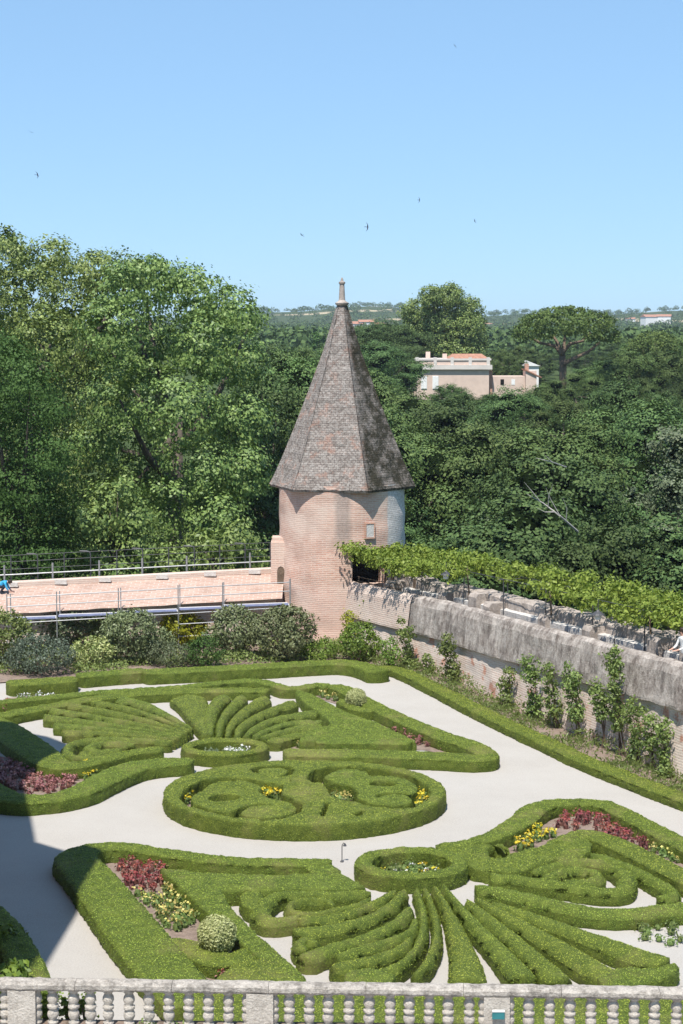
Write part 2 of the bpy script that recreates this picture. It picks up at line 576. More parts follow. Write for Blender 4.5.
def red_patches(m):
    """bare red brick showing in ragged patches low on the garden wall"""
    nt = m.node_tree
    bs = [n for n in nt.nodes if n.type == 'BSDF_PRINCIPLED'][0]
    src = bs.inputs['Base Color'].links[0].from_socket
    t = NT.__new__(NT)
    t.m, t.t = m, nt
    n1 = t.noise(0.8, 5, 0.75)
    c = t.mix(t.ramp(n1, [(0.58, (0, 0, 0)), (0.63, (0.85, 0.85, 0.85))]), src, t.mix(t.noise(8, 3), (0.42, 0.16, 0.10), (0.55, 0.3, 0.21)))
    t.l(c, bs.inputs['Base Color'])


red_patches(M['brick_wall'])
M['hedge_top_lit'] = leaf('box_leaf_lit_top', (0.225, 0.29, 0.036), (0.375, 0.44, 0.075), 0.15, 0.5, 0.2, 0.35, 0.0)  # new growth colour, lightened to paint the tops as sunlit


# ------------------------------------------------------------------ ground
WALL_A = np.array(at(416, 685)[:2])            # front foot of the border hedge along the garden wall, measured
WALL_B = np.array(at(666, 800)[:2])
WD = (WALL_B - WALL_A) / np.linalg.norm(WALL_B - WALL_A)      # along the wall, towards the camera
WN = np.array([-WD[1], WD[0]])                                # outwards, to the river side
if WN[0] < 0:
    WN = -WN
WALL_O = WALL_A + WN * 1.65                                   # a point on the foot of the garden wall
YB = 86.5                                                     # back of the garden


def smooth(a, b, x):
    t = np.clip((x - a) / (b - a), 0, 1)
    return t * t * (3 - 2 * t)


def wallpt(s, off=0.0):
    return WALL_O + WD * s + WN * (off - 0.85 * (1 - float(smooth(-11.5, 0.0, s))))


def s_at_px(px, off=0.0):
    """distance along the wall where the line at this offset crosses a picture column"""
    best, bs = 1e9, 0
    for s in np.arange(-30, 45, 0.02):
        p = wallpt(s, off)
        q = 341.5 + F_PX * p[0] / (p[1] * math.cos(PITCH) + (CAM_Z - 3) * math.sin(PITCH))
        if abs(q - px) < best:
            best, bs = abs(q - px), s
    return bs


def outside(x, y):
    """signed distance beyond the garden's river walls"""
    d1 = (x - WALL_O[0]) * WN[0] + (y - WALL_O[1]) * WN[1] - 4.2
    d2 = y - YB - 1.5
    return np.maximum(d1, d2)


def terrain(x, y):
    x, y = np.asarray(x, float), np.asarray(y, float)
    d = outside(x, y)
    r = np.hypot(x, y)
    z = -0.08 - 10 * smooth(0, 7, d)
    z = z + 9.5 * smooth(105, 230, r) + 3.0 * smooth(230, 330, r) + 4 * smooth(330, 700, r)
    z = z + 8.0 * smooth(900, 1800, r)
    prof = 24 + 13 * np.sin(x / 260.0 + 0.9) + 8 * np.sin(x / 97.0 + 2.0) + 4 * np.sin(x / 41.0)
    z = z + prof * smooth(1700, 3100, r)
    return np.where(d < 0, -0.08, z)


def grid_sheet(name, xs, ys, zf, mat):
    X, Y = np.meshgrid(xs, ys)
    V = np.stack([X.ravel(), Y.ravel(), zf(X.ravel(), Y.ravel())], 1)
    n = len(xs)
    i = np.arange(len(ys) - 1)[:, None] * n + np.arange(n - 1)[None, :]
    i = i.ravel()
    Q = np.stack([i, i + 1, i + n + 1, i + n], 1)
    return MB().add(V, Q).build(name, mat, smooth=True)


def spaced(a):
    return np.array(a, float)


def terrain_mat():
    t = NT('valley_ground')
    geo = t.n("ShaderNodeNewGeometry")
    n1 = t.noise(0.006, 2, 0.5, vec=geo.outputs['Position'])
    n2 = t.noise(0.08, 4, 0.7, vec=geo.outputs['Position'])
    c = t.ramp(n2, [(0.3, (0.035, 0.055, 0.018)), (0.7, (0.075, 0.1, 0.035))])
    sy = t.n("ShaderNodeSeparateXYZ")
    t.l(geo.outputs['Position'], sy.inputs[0])
    far = t.math('MULTIPLY', t.math('SUBTRACT', sy.outputs[1], 1300.0), 0.01, True)
    c = t.mix(t.math('MULTIPLY', far, t.ramp(n1, [(0.6, (0, 0, 0)), (0.62, (1, 1, 1))])), c, (0.4, 0.33, 0.21))
    return t.done(t.principled(c, 0.95, 0.05))


xs = np.concatenate([np.linspace(-1500, -140, 35), np.linspace(-130, 130, 131), np.linspace(140, 1500, 35)])
ys = np.concatenate([np.linspace(-60, 30, 12), np.linspace(32, 140, 73), np.linspace(145, 400, 52), np.linspace(420, 4200, 110)])
ground = grid_sheet('ground', xs, ys, terrain, terrain_mat())
tag(ground, kind='structure')

# gravel of the garden, one flat sheet inside the walls
gv = [(-45, 26), tuple(wallpt(48)), tuple(wallpt(-14.5)), (-1, YB - 1), (-45, YB - 5)]
gmb = MB().add([(x, y, 0.0) for x, y in gv], [(0, 1, 2, 3, 4)])
tag(gmb.build('gravel_path', M['gravel']), kind='structure')

# ------------------------------------------------------------------ hedges


def catmull(P, closed=False, n=14):
    P = np.asarray(P, float)
    if len(P) < 3 and not closed:
        return P
    m = len(P)
    out = []
    rngi = range(m if closed else m - 1)
    for i in rngi:
        if closed:
            a, b, c, d = P[(i - 1) % m], P[i], P[(i + 1) % m], P[(i + 2) % m]
        else:
            b, c = P[i], P[i + 1]
            a = P[i - 1] if i > 0 else 2 * b - c
            d = P[i + 2] if i + 2 < m else 2 * c - b
        for k in range(n):
            t = k / n
            out.append(0.5 * ((2 * b) + (c - a) * t + (2 * a - 5 * b + 4 * c - d) * t * t + (3 * b - a - 3 * c + d) * t ** 3))
    if not closed:
        out.append(P[-1])
    return np.array(out)


def resample(P, step, closed=False):
    Q = np.vstack([P, P[:1]]) if closed else P
    L = np.concatenate([[0], np.cumsum(np.linalg.norm(np.diff(Q[:, :2], axis=0), axis=1))])
    n = max(3, int(round(L[-1] / step)))
    t = np.linspace(0, L[-1], n + 1)
    out = np.stack([np.interp(t, L, Q[:, k]) for k in range(Q.shape[1])], 1)
    return out[:-1] if closed else out


def px2xy(pts, z):
    return np.array([at(p[0], p[1], z)[:2] for p in pts])


def sample_faces(V, faces, n):
    """random points (and normals) over quads/tris"""
    tri = []
    for f in faces:
        if f.shape[1] == 4:
            tri += [f[:, [0, 1, 2]], f[:, [0, 2, 3]]]
        elif f.shape[1] == 3:
            tri.append(f)
    tri = np.concatenate(tri)
    A, B, C = V[tri[:, 0]], V[tri[:, 1]], V[tri[:, 2]]
    N = np.cross(B - A, C - A)
    a = np.linalg.norm(N, axis=1)
    N = N / (a[:, None] + 1e-12)
    if callable(n):
        n = int(n(a.sum() / 2))
    k = rng.choice(len(tri), n, p=a / a.sum())
    u, v = rng.random(n), rng.random(n)
    sw = u + v > 1
    u[sw], v[sw] = 1 - u[sw], 1 - v[sw]
    P = A[k] + (B - A)[k] * u[:, None] + (C - A)[k] * v[:, None]
    return P, N[k]


def leaf_quads(P, N, size, jit=0.6, aspect=0.6):
    """one rhombic leaf per point"""
    n = len(P)
    Nn = N + rng.normal(0, jit, (n, 3))
    Nn /= np.linalg.norm(Nn, axis=1)[:, None] + 1e-9
    T = np.cross(Nn, rng.normal(0, 1, (n, 3)))
    T /= np.linalg.norm(T, axis=1)[:, None] + 1e-9
    B = np.cross(Nn, T)
    s = (np.asarray(size) * (0.65 + 0.7 * rng.random(n)))[:, None]
    q = np.stack([P - T * s, P + B * s * aspect, P + T * s, P - B * s * aspect], 1).reshape(-1, 3)
    return q, np.arange(4 * n).reshape(-1, 4)


def finish_hedge(name, V, faces, label, group, mat, leafy=950, leafsize=0.0145, cat='hedge'):
    mb = MB()
    c = np.array([V[:, 0].mean(), V[:, 1].mean(), 0.0])
    base = 0
    mb.v.append(V)
    mb.n = len(V)
    for f in faces:
        mb.f.append((f, 0))
    if leafy:
        P, N = sample_faces(V, faces, lambda a: a * leafy)
        keep = P[:, 2] > 0.03
        P, N = P[keep], N[keep]
        P = P + N * rng.uniform(-0.008, 0.014, len(P))[:, None]
        q, f = leaf_quads(P, N, leafsize, 0.45)
        tip = (N[:, 2] > 0.6) & (rng.random(len(N)) < 0.7)      # paler leaves on clipped tops, their sunlit tone put into the colour
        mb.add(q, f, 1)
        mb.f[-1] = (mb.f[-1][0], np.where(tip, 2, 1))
    o = mb.build(name, [mat, M['hedge_leaf'], M['hedge_top_lit']], smooth=True, origin=tuple(c), autouv=False)
    return tag(o, label, cat, group)


def rough_up(V, nrm, amp, seed):
    d = (vnoise(V * 1.6, seed) - 0.5) * 0.9 * amp + (vnoise(V * 7.5, seed + 3) - 0.5) * 0.9 * amp + (vnoise(V * 21, seed + 5) - 0.5) * 2.0 * amp
    return V + nrm * d[:, None]


HN = [0]
G_N = 'rays of the near fan'
G_F = 'rays of the far fan'


def strip(pts, w, h, label, group, closed=False, xy=False, mat='hedge', step=0.11, leafy=950, amp=0.035, rnd=0.08, z_px=None, dome_h=None):
    """a clipped hedge swept along a line of picture points lying on its top"""
    HN[0] += 1
    if group in (G_N, G_F):
        amp = 0.022
    if dome_h is None:
        dome_h = 0.13 if group in (G_N, G_F) or 'spiral' in label else 0.035
    P = np.asarray(pts, float) if xy else px2xy(pts, h if z_px is None else z_px)
    h = h - dome_h * 0.75
    W = np.full(len(P), w, float) if np.isscalar(w) else np.asarray(w, float)
    P = np.column_stack([P, W])
    P = catmull(P, closed)
    P = resample(P, step, closed)
    W = P[:, 2]
    P = P[:, :2]
    n = len(P)
    if closed:
        T = np.roll(P, -1, 0) - np.roll(P, 1, 0)
    else:
        T = np.gradient(P, axis=0)
    T /= np.linalg.norm(T, axis=1)[:, None] + 1e-9
    S = np.column_stack([-T[:, 1], T[:, 0]])
    k = np.ones(n)
    if not closed:
        L = np.concatenate([[0], np.cumsum(np.linalg.norm(np.diff(P, axis=0), axis=1))])
        for dist in (L, L[-1] - L):
            rr = np.minimum(W / 2, 0.35)
            q = np.clip(dist / rr, 0, 1)
            kk = np.sqrt(np.clip(1 - (1 - q) ** 2, 0, 1))
            k = np.minimum(k, 0.12 + 0.88 * kk)
    nt = max(3, int(round(W.max() / 0.13)))
    prof = [(-1.0, 0.0), (-1.04, 0.3), (-1.03, 0.6), (-1.0, 0.85), (-1.0, 0.97)]
    kinds = [0, 0, 0, 0, 1]
    tops = np.linspace(-1, 1, nt + 2)[1:-1]
    allp = prof + [(t, 1.0) for t in tops] + [(-a, b) for a, b in prof[::-1]]
    m = len(allp)
    V = np.zeros((n, m, 3))
    Nn = np.zeros((n, m, 3))
    for j, (a, b) in enumerate(allp):
        hw = W / 2 * k
        off = a * hw
        if abs(a) < 1 and b == 1.0:
            off = np.clip(a * hw, -(hw - rnd * 0.55 * k), hw - rnd * 0.55 * k)
            dome = dome_h * (1 - a * a)
        else:
            dome = 0
        z = h * b + dome - (0.03 if b == 0.97 else 0)
        V[:, j, :2] = P + S * off[:, None]
        V[:, j, 2] = z
        if b < 0.95:
            Nn[:, j, :2] = S * (1 if a > 0 else -1)
        elif b < 1:
            Nn[:, j, :2] = S * (0.7 if a > 0 else -0.7)
            Nn[:, j, 2] = 0.7
        else:
            Nn[:, j, 2] = 1
    V = V.reshape(-1, 3)
    V = rough_up(V, Nn.reshape(-1, 3), amp, HN[0])
    idx = np.arange(n * m).reshape(n, m)
    nx = np.roll(idx, -1, 0) if closed else idx[1:]
    cu = idx if closed else idx[:-1]
    Q = np.stack([cu[:, :-1], nx[:, :-1], nx[:, 1:], cu[:, 1:]], -1).reshape(-1, 4)[:, ::-1]
    faces = [Q]
    if not closed:
        half = m // 2
        for r, flip in ((idx[0], False), (idx[-1], True)):
            q = []
            for j in range(half - (1 if m % 2 == 0 else 0)):
                a = [r[j], r[j + 1], r[m - 2 - j], r[m - 1 - j]]
                if len(set(a)) == 4:
                    q.append(a[::-1] if not flip else a)
            faces.append(np.array(q, int))
    a_, b_, c_, d_ = (V[Q[:, k]] for k in range(4))
    nz = np.cross(c_ - a_, d_ - b_)[:, 2]
    if nz[V[Q[:, 0], 2] > h * 0.97].sum() < 0:
        faces = [f[:, ::-1] for f in faces]
    return finish_hedge('box_hedge', V, faces, label, group, M[mat], leafy)


def in_poly(P, poly):
    x, y = P[:, 0], P[:, 1]
    c = np.zeros(len(P), bool)
    j = len(poly) - 1
    for i in range(len(poly)):
        xi, yi = poly[i]
        xj, yj = poly[j]
        hit = ((yi > y) != (yj > y)) & (x < (xj - xi) * (y - yi) / (yj - yi + 1e-12) + xi)
        c ^= hit
        j = i
    return c


def area(P):
    x, y = P[:, 0], P[:, 1]
    return 0.5 * np.sum(x * np.roll(y, -1) - np.roll(x, -1) * y)


def region(outer, holes, h, label, group, smooth_=True, xy=False, mat='hedge', step=0.12, leafy=950, amp=0.035, dome=0.03, name='box_hedge', cat='hedge'):
    """a clipped hedge mass with a free outline; holes are the gaps cut into it"""
    HN[0] += 1
    loops = []
    for k, lp in enumerate([outer] + list(holes)):
        P = np.asarray(lp, float) if xy else px2xy(lp, h)
        if smooth_:
            P = catmull(P, True, 8)
        P = resample(P, step, True)
        a = area(P)
        if (a < 0) == (k == 0):
            P = P[::-1]
        loops.append(P)
    V, Nn, faces, ins = [], [], [], []
    nv = 0
    tops = []
    for P in loops:
        n = len(P)
        T = np.roll(P, -1, 0) - np.roll(P, 1, 0)
        T /= np.linalg.norm(T, axis=1)[:, None] + 1e-9
        S = np.column_stack([T[:, 1], -T[:, 0]])
        rows = []
        for off, z in ((0, 0), (0.015, 0.3), (0.01, 0.6), (0, 0.85), (-0.015, 0.96)):
            rows.append(np.column_stack([P + S * off, np.full(n, z * h)]))
            Nn.append(np.column_stack([S, np.full(n, 0.0 if z < 0.9 else 0.5)]))
        idx = np.arange(5 * n).reshape(5, n) + nv
        nx = np.roll(idx, -1, 1)
        faces.append(np.stack([idx[:-1], nx[:-1], nx[1:], idx[1:]], -1).reshape(-1, 4))
        V += rows
        nv += 5 * n
        tops.append((idx[-1], P - S * 0.05))
    bx = loops[0]
    gx = np.arange(bx[:, 0].min(), bx[:, 0].max(), step)
    gy = np.arange(bx[:, 1].min(), bx[:, 1].max(), step)
    G = np.stack(np.meshgrid(gx, gy), -1).reshape(-1, 2) + rng.uniform(-0.35, 0.35, (len(gx) * len(gy), 2)) * step
    ok = in_poly(G, tops[0][1])
    for _, hp in tops[1:]:
        ok &= ~in_poly(G, hp)
    allb = np.concatenate([t[1] for t in tops])
    G = G[ok]
    dmin = np.concatenate([np.min(np.linalg.norm(g[:, None] - allb[None], axis=2), axis=1) for g in np.array_split(G, max(1, len(G) // 400))]) if len(G) else np.zeros(0)
    G = G[dmin > step * 0.5]
    dmin = dmin[dmin > step * 0.5]
    pts = np.concatenate([allb, G])
    edges = []
    o = 0
    for _, tp in tops:
        k = len(tp)
        edges += [(o + i, o + (i + 1) % k) for i in range(k)]
        o += k
    vv, _, ff, ov, _, _ = delaunay_2d_cdt([Vector(p) for p in pts], edges, [], 0, 1e-5)
    vv = np.array([tuple(p) for p in vv])
    tri = np.array([f for f in ff if len(f) == 3], int)
    cen = vv[tri].mean(1)
    ok = in_poly(cen, tops[0][1])
    for _, hp in tops[1:]:
        ok &= ~in_poly(cen, hp)
    tri = tri[ok]
    # lift: map the CDT's vertices; a boundary vertex is welded to the rim ring by a narrow quad row
    dd = np.zeros(len(vv))
    dd[:] = 0.0
    src = [list(x) for x in ov]
    for i, sidx in enumerate(src):
        if sidx and sidx[0] >= len(allb):
            dd[i] = dmin[sidx[0] - len(allb)]
    zt = h + dome * np.clip(dd / 0.4, 0, 1)
    V.append(np.column_stack([vv, zt]))
    Nn.append(np.tile([0, 0, 1.0], (len(vv), 1)))
    back = {}
    for i, sidx in enumerate(src):
        for q in sidx:
            back[q] = i
    o = 0
    for ring, tp in tops:
        k = len(tp)
        inner = np.array([back[o + i] + nv for i in range(k)])
        faces.append(np.stack([ring, np.roll(ring, -1), np.roll(inner, -1), inner], -1))
        o += k
    faces.append(tri + nv)
    V = rough_up(np.concatenate(V), np.concatenate(Nn), amp, HN[0])
    return finish_hedge(name, V, faces, label, group, M[mat], leafy, cat=cat)


def soil(poly, z=0.02, xy=False, zp=0.0):
    P = np.asarray(poly, float) if xy else px2xy(poly, zp)
    o = MB().add([(x, y, z) for x, y in P], [tuple(range(len(P)))]).build('soil', M['soil'])
    return tag(o, kind='structure')


# ------------------------------------------------------------------ the parterre
HB = 0.42          # height of the borders
HF = 0.38          # height of the fans
# --- big round bed
ZC = 0.5


def zz(o, s, pts):
    return [(o[0] + x / s, o[1] + y / s) for x, y in pts]


circ = px2xy([(161, 797), (447, 797), (305, 759.5), (302, 824)], ZC)
cc = np.array([(circ[0][0] + circ[1][0]) / 2, (circ[2][1] + circ[3][1]) / 2])
cr = (circ[1][0] - circ[0][0]) / 2
cry = (circ[2][1] - circ[3][1]) / 2
outer = [(cc[0] + cr * math.cos(t), cc[1] + cry * math.sin(t)) for t in np.linspace(0, 2 * math.pi, 60, endpoint=False)]
o1, o2, sz = (150, 745), (300, 745), 4.27
lh = zz(o1, sz, [(130, 212), (150, 180), (220, 148), (320, 132), (420, 138), (510, 155), (570, 168), (562, 200), (610, 228), (660, 246), (640, 290), (570, 312), (480, 320), (350, 305), (250, 284), (165, 258), (132, 235)])
rh = zz(o2, sz, [(26, 140), (55, 105), (130, 88), (250, 86), (380, 102), (480, 132), (545, 170), (558, 205), (540, 240), (490, 264), (400, 270), (300, 260), (232, 238), (190, 236), (130, 214), (120, 190), (92, 160), (50, 156)])
th = zz(o1, sz, [(425, 104), (450, 92), (480, 86), (540, 84), (600, 90), (618, 102), (605, 120), (570, 134), (540, 134), (585, 118), (590, 104), (560, 96), (500, 96), (460, 106), (470, 118), (445, 120)])
bh = zz(o2, sz, [(84, 290), (95, 268), (112, 238), (130, 246), (122, 258), (112, 280), (104, 302), (88, 304)])
bh2 = zz(o2, sz, [(220, 292), (262, 276), (280, 284), (268, 300), (240, 304)])
lo = px2xy(lh, ZC)
ctr = lambda pts: px2xy(pts, ZC)
region(outer, [], 0.01, 'x', 'x', xy=True) if False else None
big_holes = [ctr(lh), ctr(rh), ctr(th), ctr(bh), ctr(bh2)]
region(outer, big_holes, ZC, 'large round clipped box bed with scroll shaped trenches, in the middle of the gravel', 'box beds of the parterre', smooth_=False, xy=True)
soil([(cc[0] + cr * 0.95 * math.cos(t), cc[1] + cry * 0.95 * math.sin(t)) for t in np.linspace(0, 2 * math.pi, 40, endpoint=False)], 0.012, xy=True)
ls = zz(o1, sz, [(215, 190), (250, 162), (330, 148), (420, 152), (478, 176), (470, 196), (520, 226), (600, 242), (632, 268), (620, 288), (540, 310), (450, 311), (395, 299), (392, 284), (440, 262), (500, 252), (490, 244), (430, 250), (372, 272), (340, 282), (250, 274), (180, 248), (168, 222), (190, 202)])
leye = zz(o1, sz, [(250, 224), (275, 212), (320, 206), (370, 210), (388, 220), (360, 232), (310, 238), (265, 236)])
rs = zz(o2, sz, [(92, 132), (130, 108), (200, 96), (280, 110), (300, 128), (400, 130), (480, 155), (512, 182), (500, 204), (470, 218), (488, 236), (470, 252), (400, 260), (300, 246), (238, 222), (244, 200), (205, 172), (130, 156)])
reye = zz(o2, sz, [(300, 160), (330, 150), (380, 150), (420, 162), (400, 172), (350, 174), (310, 170)])
rslit = zz(o2, sz, [(325, 214), (350, 204), (400, 200), (455, 204), (470, 214), (440, 212), (400, 209), (360, 214), (335, 224)])
shrink = lambda P, k: [tuple(np.mean(P, axis=0) + (np.array(p) - np.mean(P, axis=0)) * k) for p in P]
ls, rs = shrink(ls, 0.95), shrink(rs, 0.95)
region(ls, [leye], 0.46, 'comma shaped box scroll inside the left trench of the large round bed', 'box scrolls of the round bed')
region(rs, [reye, rslit], 0.46, 'two lobed box scroll inside the right trench of the large round bed', 'box scrolls of the round bed')


def ringbed(l, r, top, bot, h, w, label):
    c = px2xy([(l[0], l[1]), (r[0], r[1]), top, bot], h)
    cx, cy = (c[0][0] + c[1][0]) / 2, (c[2][1] + c[3][1]) / 2
    ra, rb = (c[1][0] - c[0][0]) / 2 - w / 2, (c[2][1] - c[3][1]) / 2 - w / 2
    pts = [(cx + ra * math.cos(t), cy + rb * math.sin(t)) for t in np.linspace(0, 2 * math.pi, 40, endpoint=False)]
    strip(pts, w, h, label, 'round flower beds with a box ring', closed=True, xy=True)
    soil(pts, 0.016, xy=True)
    return np.array([cx, cy]), ra - w / 2, rb - w / 2


nb_c, nb_a, nb_b = ringbed((355, 861), (468, 861), (411, 845.5), (411, 876), 0.48, 0.42, 'small round box ring around white and yellow flowers, close below the large round bed')
fb_c, fb_a, fb_b = ringbed((181, 745), (269, 745), (225, 737), (225, 754), 0.46, 0.42, 'small round box ring around white flowers, behind the large round bed')

G_B = 'borders of the parterre'
G_N = 'rays of the near fan'
G_F = 'rays of the far fan'
G_I = 'inner hedges of the parterre'

# --- far parterre, borders
strip([(283, 751), (320, 751.5), (384, 752.5), (440, 754.5), (478, 757), (487, 753), (470, 743), (445, 735), (403, 718), (362, 698), (345, 688), (330, 685)],
      [1.0, 1.0, 1.0, 1.0, 0.8, 0.75, 0.85, 0.85, 0.8, 0.75, 0.75, 0.7], HB,
      'long border hedge of the far parterre, pointed at its right corner beside the wide path', G_B)
strip([(330, 685), (317, 684), (289, 687), (272, 682.5), (250, 679.5), (206, 683), (167, 687), (117, 690), (60, 695), (-25, 703)], 0.55, HB,
      'straight back border hedge of the far parterre, along the narrow gravel path', G_B)
strip([(-30, 770), (-20, 784), (10, 796), (45, 797), (78, 790), (103, 778), (125, 768), (150, 762), (194, 759.5)], [1.3, 1.3, 1.1, 0.9, 1.0, 1.1, 1.1, 1.15, 0.8], HB,
      'wavy front border hedge of the far parterre, its left end in the building\'s shade', G_B)
strip([(-18, 717), (0, 725), (20, 738), (40, 752), (58, 763), (80, 763), (105, 758), (135, 751), (163, 747)], [1.3, 1.35, 1.35, 1.3, 1.0, 0.8, 0.6, 0.55, 0.7], HB,
      'angled inner hedge between the red bedding and the gravel gap, half in shade', G_I)
strip([(-25, 716), (0, 714), (28, 709), (60, 703), (110, 695), (160, 691), (215, 689), (270, 689)], 0.8, HB - 0.04, 'low inner hedge behind the far left fan, next to white flowers', G_I)
strip([(314, 739.5), (340, 740), (380, 740.5), (412, 741)], 0.6, HB, 'straight inner hedge behind the thin row of yellow flowers in the far parterre', G_I)
region([(296, 690), (312, 694), (335, 706), (352, 714), (376, 722), (402, 734), (416, 741), (398, 739), (360, 739), (330, 739), (300, 741), (310, 730), (330, 724), (318, 712), (304, 702)], [], HB,
       'broad wedge of box between the right far fan and the pink bed', G_I)
strip([(341, 699), (352, 706), (366, 709), (382, 709)], 0.5, HB - 0.06, 'short hedge curving in front of the small far topiary ball', G_I)

# --- far fan, left half
hub = (190, 733)
fl = [([(192, 729), (170, 716), (146, 704), (120, 697)], 'topmost'), ([(189, 731), (160, 719), (124, 708), (86, 701)], 'second from the top'),
      ([(186, 733), (150, 723), (105, 713), (60, 705)], 'third from the top'), ([(183, 735), (140, 727), (92, 719), (40, 712), (36, 719)], 'fourth from the top, round headed'),
      ([(180, 737), (140, 731.5), (95, 726.5), (52, 722)], 'fifth from the top, its head shaded'), ([(176, 739), (140, 735), (100, 732), (62, 731)], 'lowest')]
ORD = ['topmost', 'second from the top', 'third from the top', 'fourth from the top', 'fifth from the top', 'sixth from the top', 'lowest']
base_rays = [resample(np.array(pts if len(pts) == 4 else pts[:4], float), 1.0) if False else np.array(pts[:4], float) for pts, _ in fl]
for k, nm in enumerate(ORD):
    q = k / 6 * 5
    i_ = min(int(q), 4)
    pts = base_rays[i_] * (1 - (q - i_)) + base_rays[i_ + 1] * (q - i_)
    strip([tuple(p) for p in pts], np.linspace(0.2, 0.75 if k == 0 else 0.46, 4), HF, 'box ray left of the far gravel slit, ' + nm, G_F, mat='hedge_fan')
strip([(172, 741.5), (140, 739), (105, 738), (78, 741), (67, 748), (74, 756), (95, 757), (120, 753), (150, 748)], [0.29, 0.36, 0.40, 0.43, 0.43, 0.36, 0.29, 0.29, 0.29], HF,
      'box hedge curled like a spiral at the lower left of the far fan', G_F, mat='hedge_fan')
strip([(134, 745), (118, 741.5), (98, 743), (88, 747.5), (100, 751), (122, 749)], 0.4, HF, 'inner curl of box inside the far left spiral hedge', G_F, mat='hedge_fan')
region([(76, 756), (82, 751), (92, 752), (95, 757), (86, 761)], [], HF - 0.08, 'small rounded box clump below the far left spiral hedge', G_F, mat='hedge_fan', dome=0.14)
# --- far fan, right half
o3, s3 = (150, 660), 3.595
fr = [([(205, 268), (180, 215), (160, 165), (134, 126)], [0.30, 0.62, 1.04, 1.42], 'beside the gravel slit'),
      ([(216, 270), (214, 215), (225, 170), (266, 124)], [0.25, 0.44, 0.56, 0.71], 'second from the gravel slit'),
      ([(246, 276), (254, 225), (280, 180), (330, 128)], [0.22, 0.30, 0.42, 0.55], 'third from the gravel slit'),
      ([(278, 276), (290, 235), (330, 190), (412, 132)], [0.22, 0.33, 0.52, 0.74], 'fourth from the gravel slit'),
      ([(312, 277), (330, 235), (400, 192), (515, 148)], [0.25, 0.37, 0.52, 0.71], 'fifth from the gravel slit'),
      ([(340, 276), (380, 240), (460, 208), (600, 182)], [0.25, 0.37, 0.52, 0.71], 'sixth from the gravel slit'),
      ([(372, 274), (430, 246), (520, 222), (620, 222)], [0.25, 0.37, 0.52, 0.55], 'seventh from the gravel slit'),
      ([(400, 278), (470, 256), (560, 238), (670, 246)], [0.29, 0.41, 0.52, 0.47], 'outermost')]
for pts, w, nm in fr:
    strip(zz(o3, s3, pts), w, HF, 'curved box ray right of the far gravel slit, ' + nm, G_F, mat='hedge_fan')
strip(zz(o3, s3, [(430, 292), (500, 272), (600, 258), (690, 262)]), 0.6, HF - 0.03, 'long low hedge below the far right fan', G_I)

# --- near parterre, left part
strip([(332, 861), (300, 861), (225, 858.5), (172, 852), (128, 845), (98, 845.5), (80, 851), (76, 858), (88, 871), (107, 895), (130, 924), (157, 957), (182, 985), (200, 1003)],
      [0.6, 0.6, 0.6, 0.6, 0.65, 0.8, 1.0, 1.15, 1.25, 1.3, 1.35, 1.35, 1.35, 1.35], HB,
      'long border hedge of the near parterre, from its shaded corner diagonally to the balustrade', G_B)
region([(160, 868), (200, 872), (240, 874), (300, 874), (340, 872), (366, 886), (340, 889), (290, 889), (221, 890), (231, 907), (255, 931), (291, 963), (307, 979), (290, 990), (266, 965), (244, 945), (222, 925), (204, 910), (186, 892)], [], HB,
       'angular inner hedge of the near parterre between the red bed and the gravel gap', G_I, smooth_=False)
strip([(310, 861), (322, 866), (330, 873)], 0.75, HB - 0.03, 'short hedge joining border and inner hedge left of the small round bed', G_I)
strip([(172, 939), (196, 948), (225, 958), (252, 950), (262, 940)], [0.7, 0.8, 0.85, 0.7, 0.5], HB - 0.05, 'low hedge curving round the near topiary ball', G_I)
region([(232, 966), (260, 958), (282, 962), (300, 985), (250, 1000), (205, 992)], [], HB, 'hedge end beside the dark red plant just above the stone rail', G_I)

# --- near fan, left
o4, s4 = (220, 850), 3.105
E4 = lambda p: zz(o4, s4, p)
region(E4([(62, 150), (72, 128), (98, 122), (126, 132), (136, 156), (122, 178), (92, 182), (70, 170)]), [], HF - 0.02, 'rounded box clump at the left tip of the near fan, beside the gravel gap', G_N, dome=0.12)
strip(E4([(468, 133), (440, 128), (380, 134), (300, 132), (200, 133), (150, 150), (125, 185), (150, 212), (200, 212), (250, 205)]), [0.30, 0.33, 0.33, 0.33, 0.40, 0.46, 0.49, 0.49, 0.40, 0.33], HF,
      'box hedge curled like a spiral at the left of the near fan', G_N)
strip(E4([(352, 175), (330, 155), (270, 150), (222, 165), (225, 190), (290, 196), (352, 186), (420, 172), (465, 150)]), [0.28, 0.28, 0.28, 0.28, 0.28, 0.28, 0.28, 0.30, 0.26], HF, 'inner curl of box inside the near left spiral hedge', G_N)
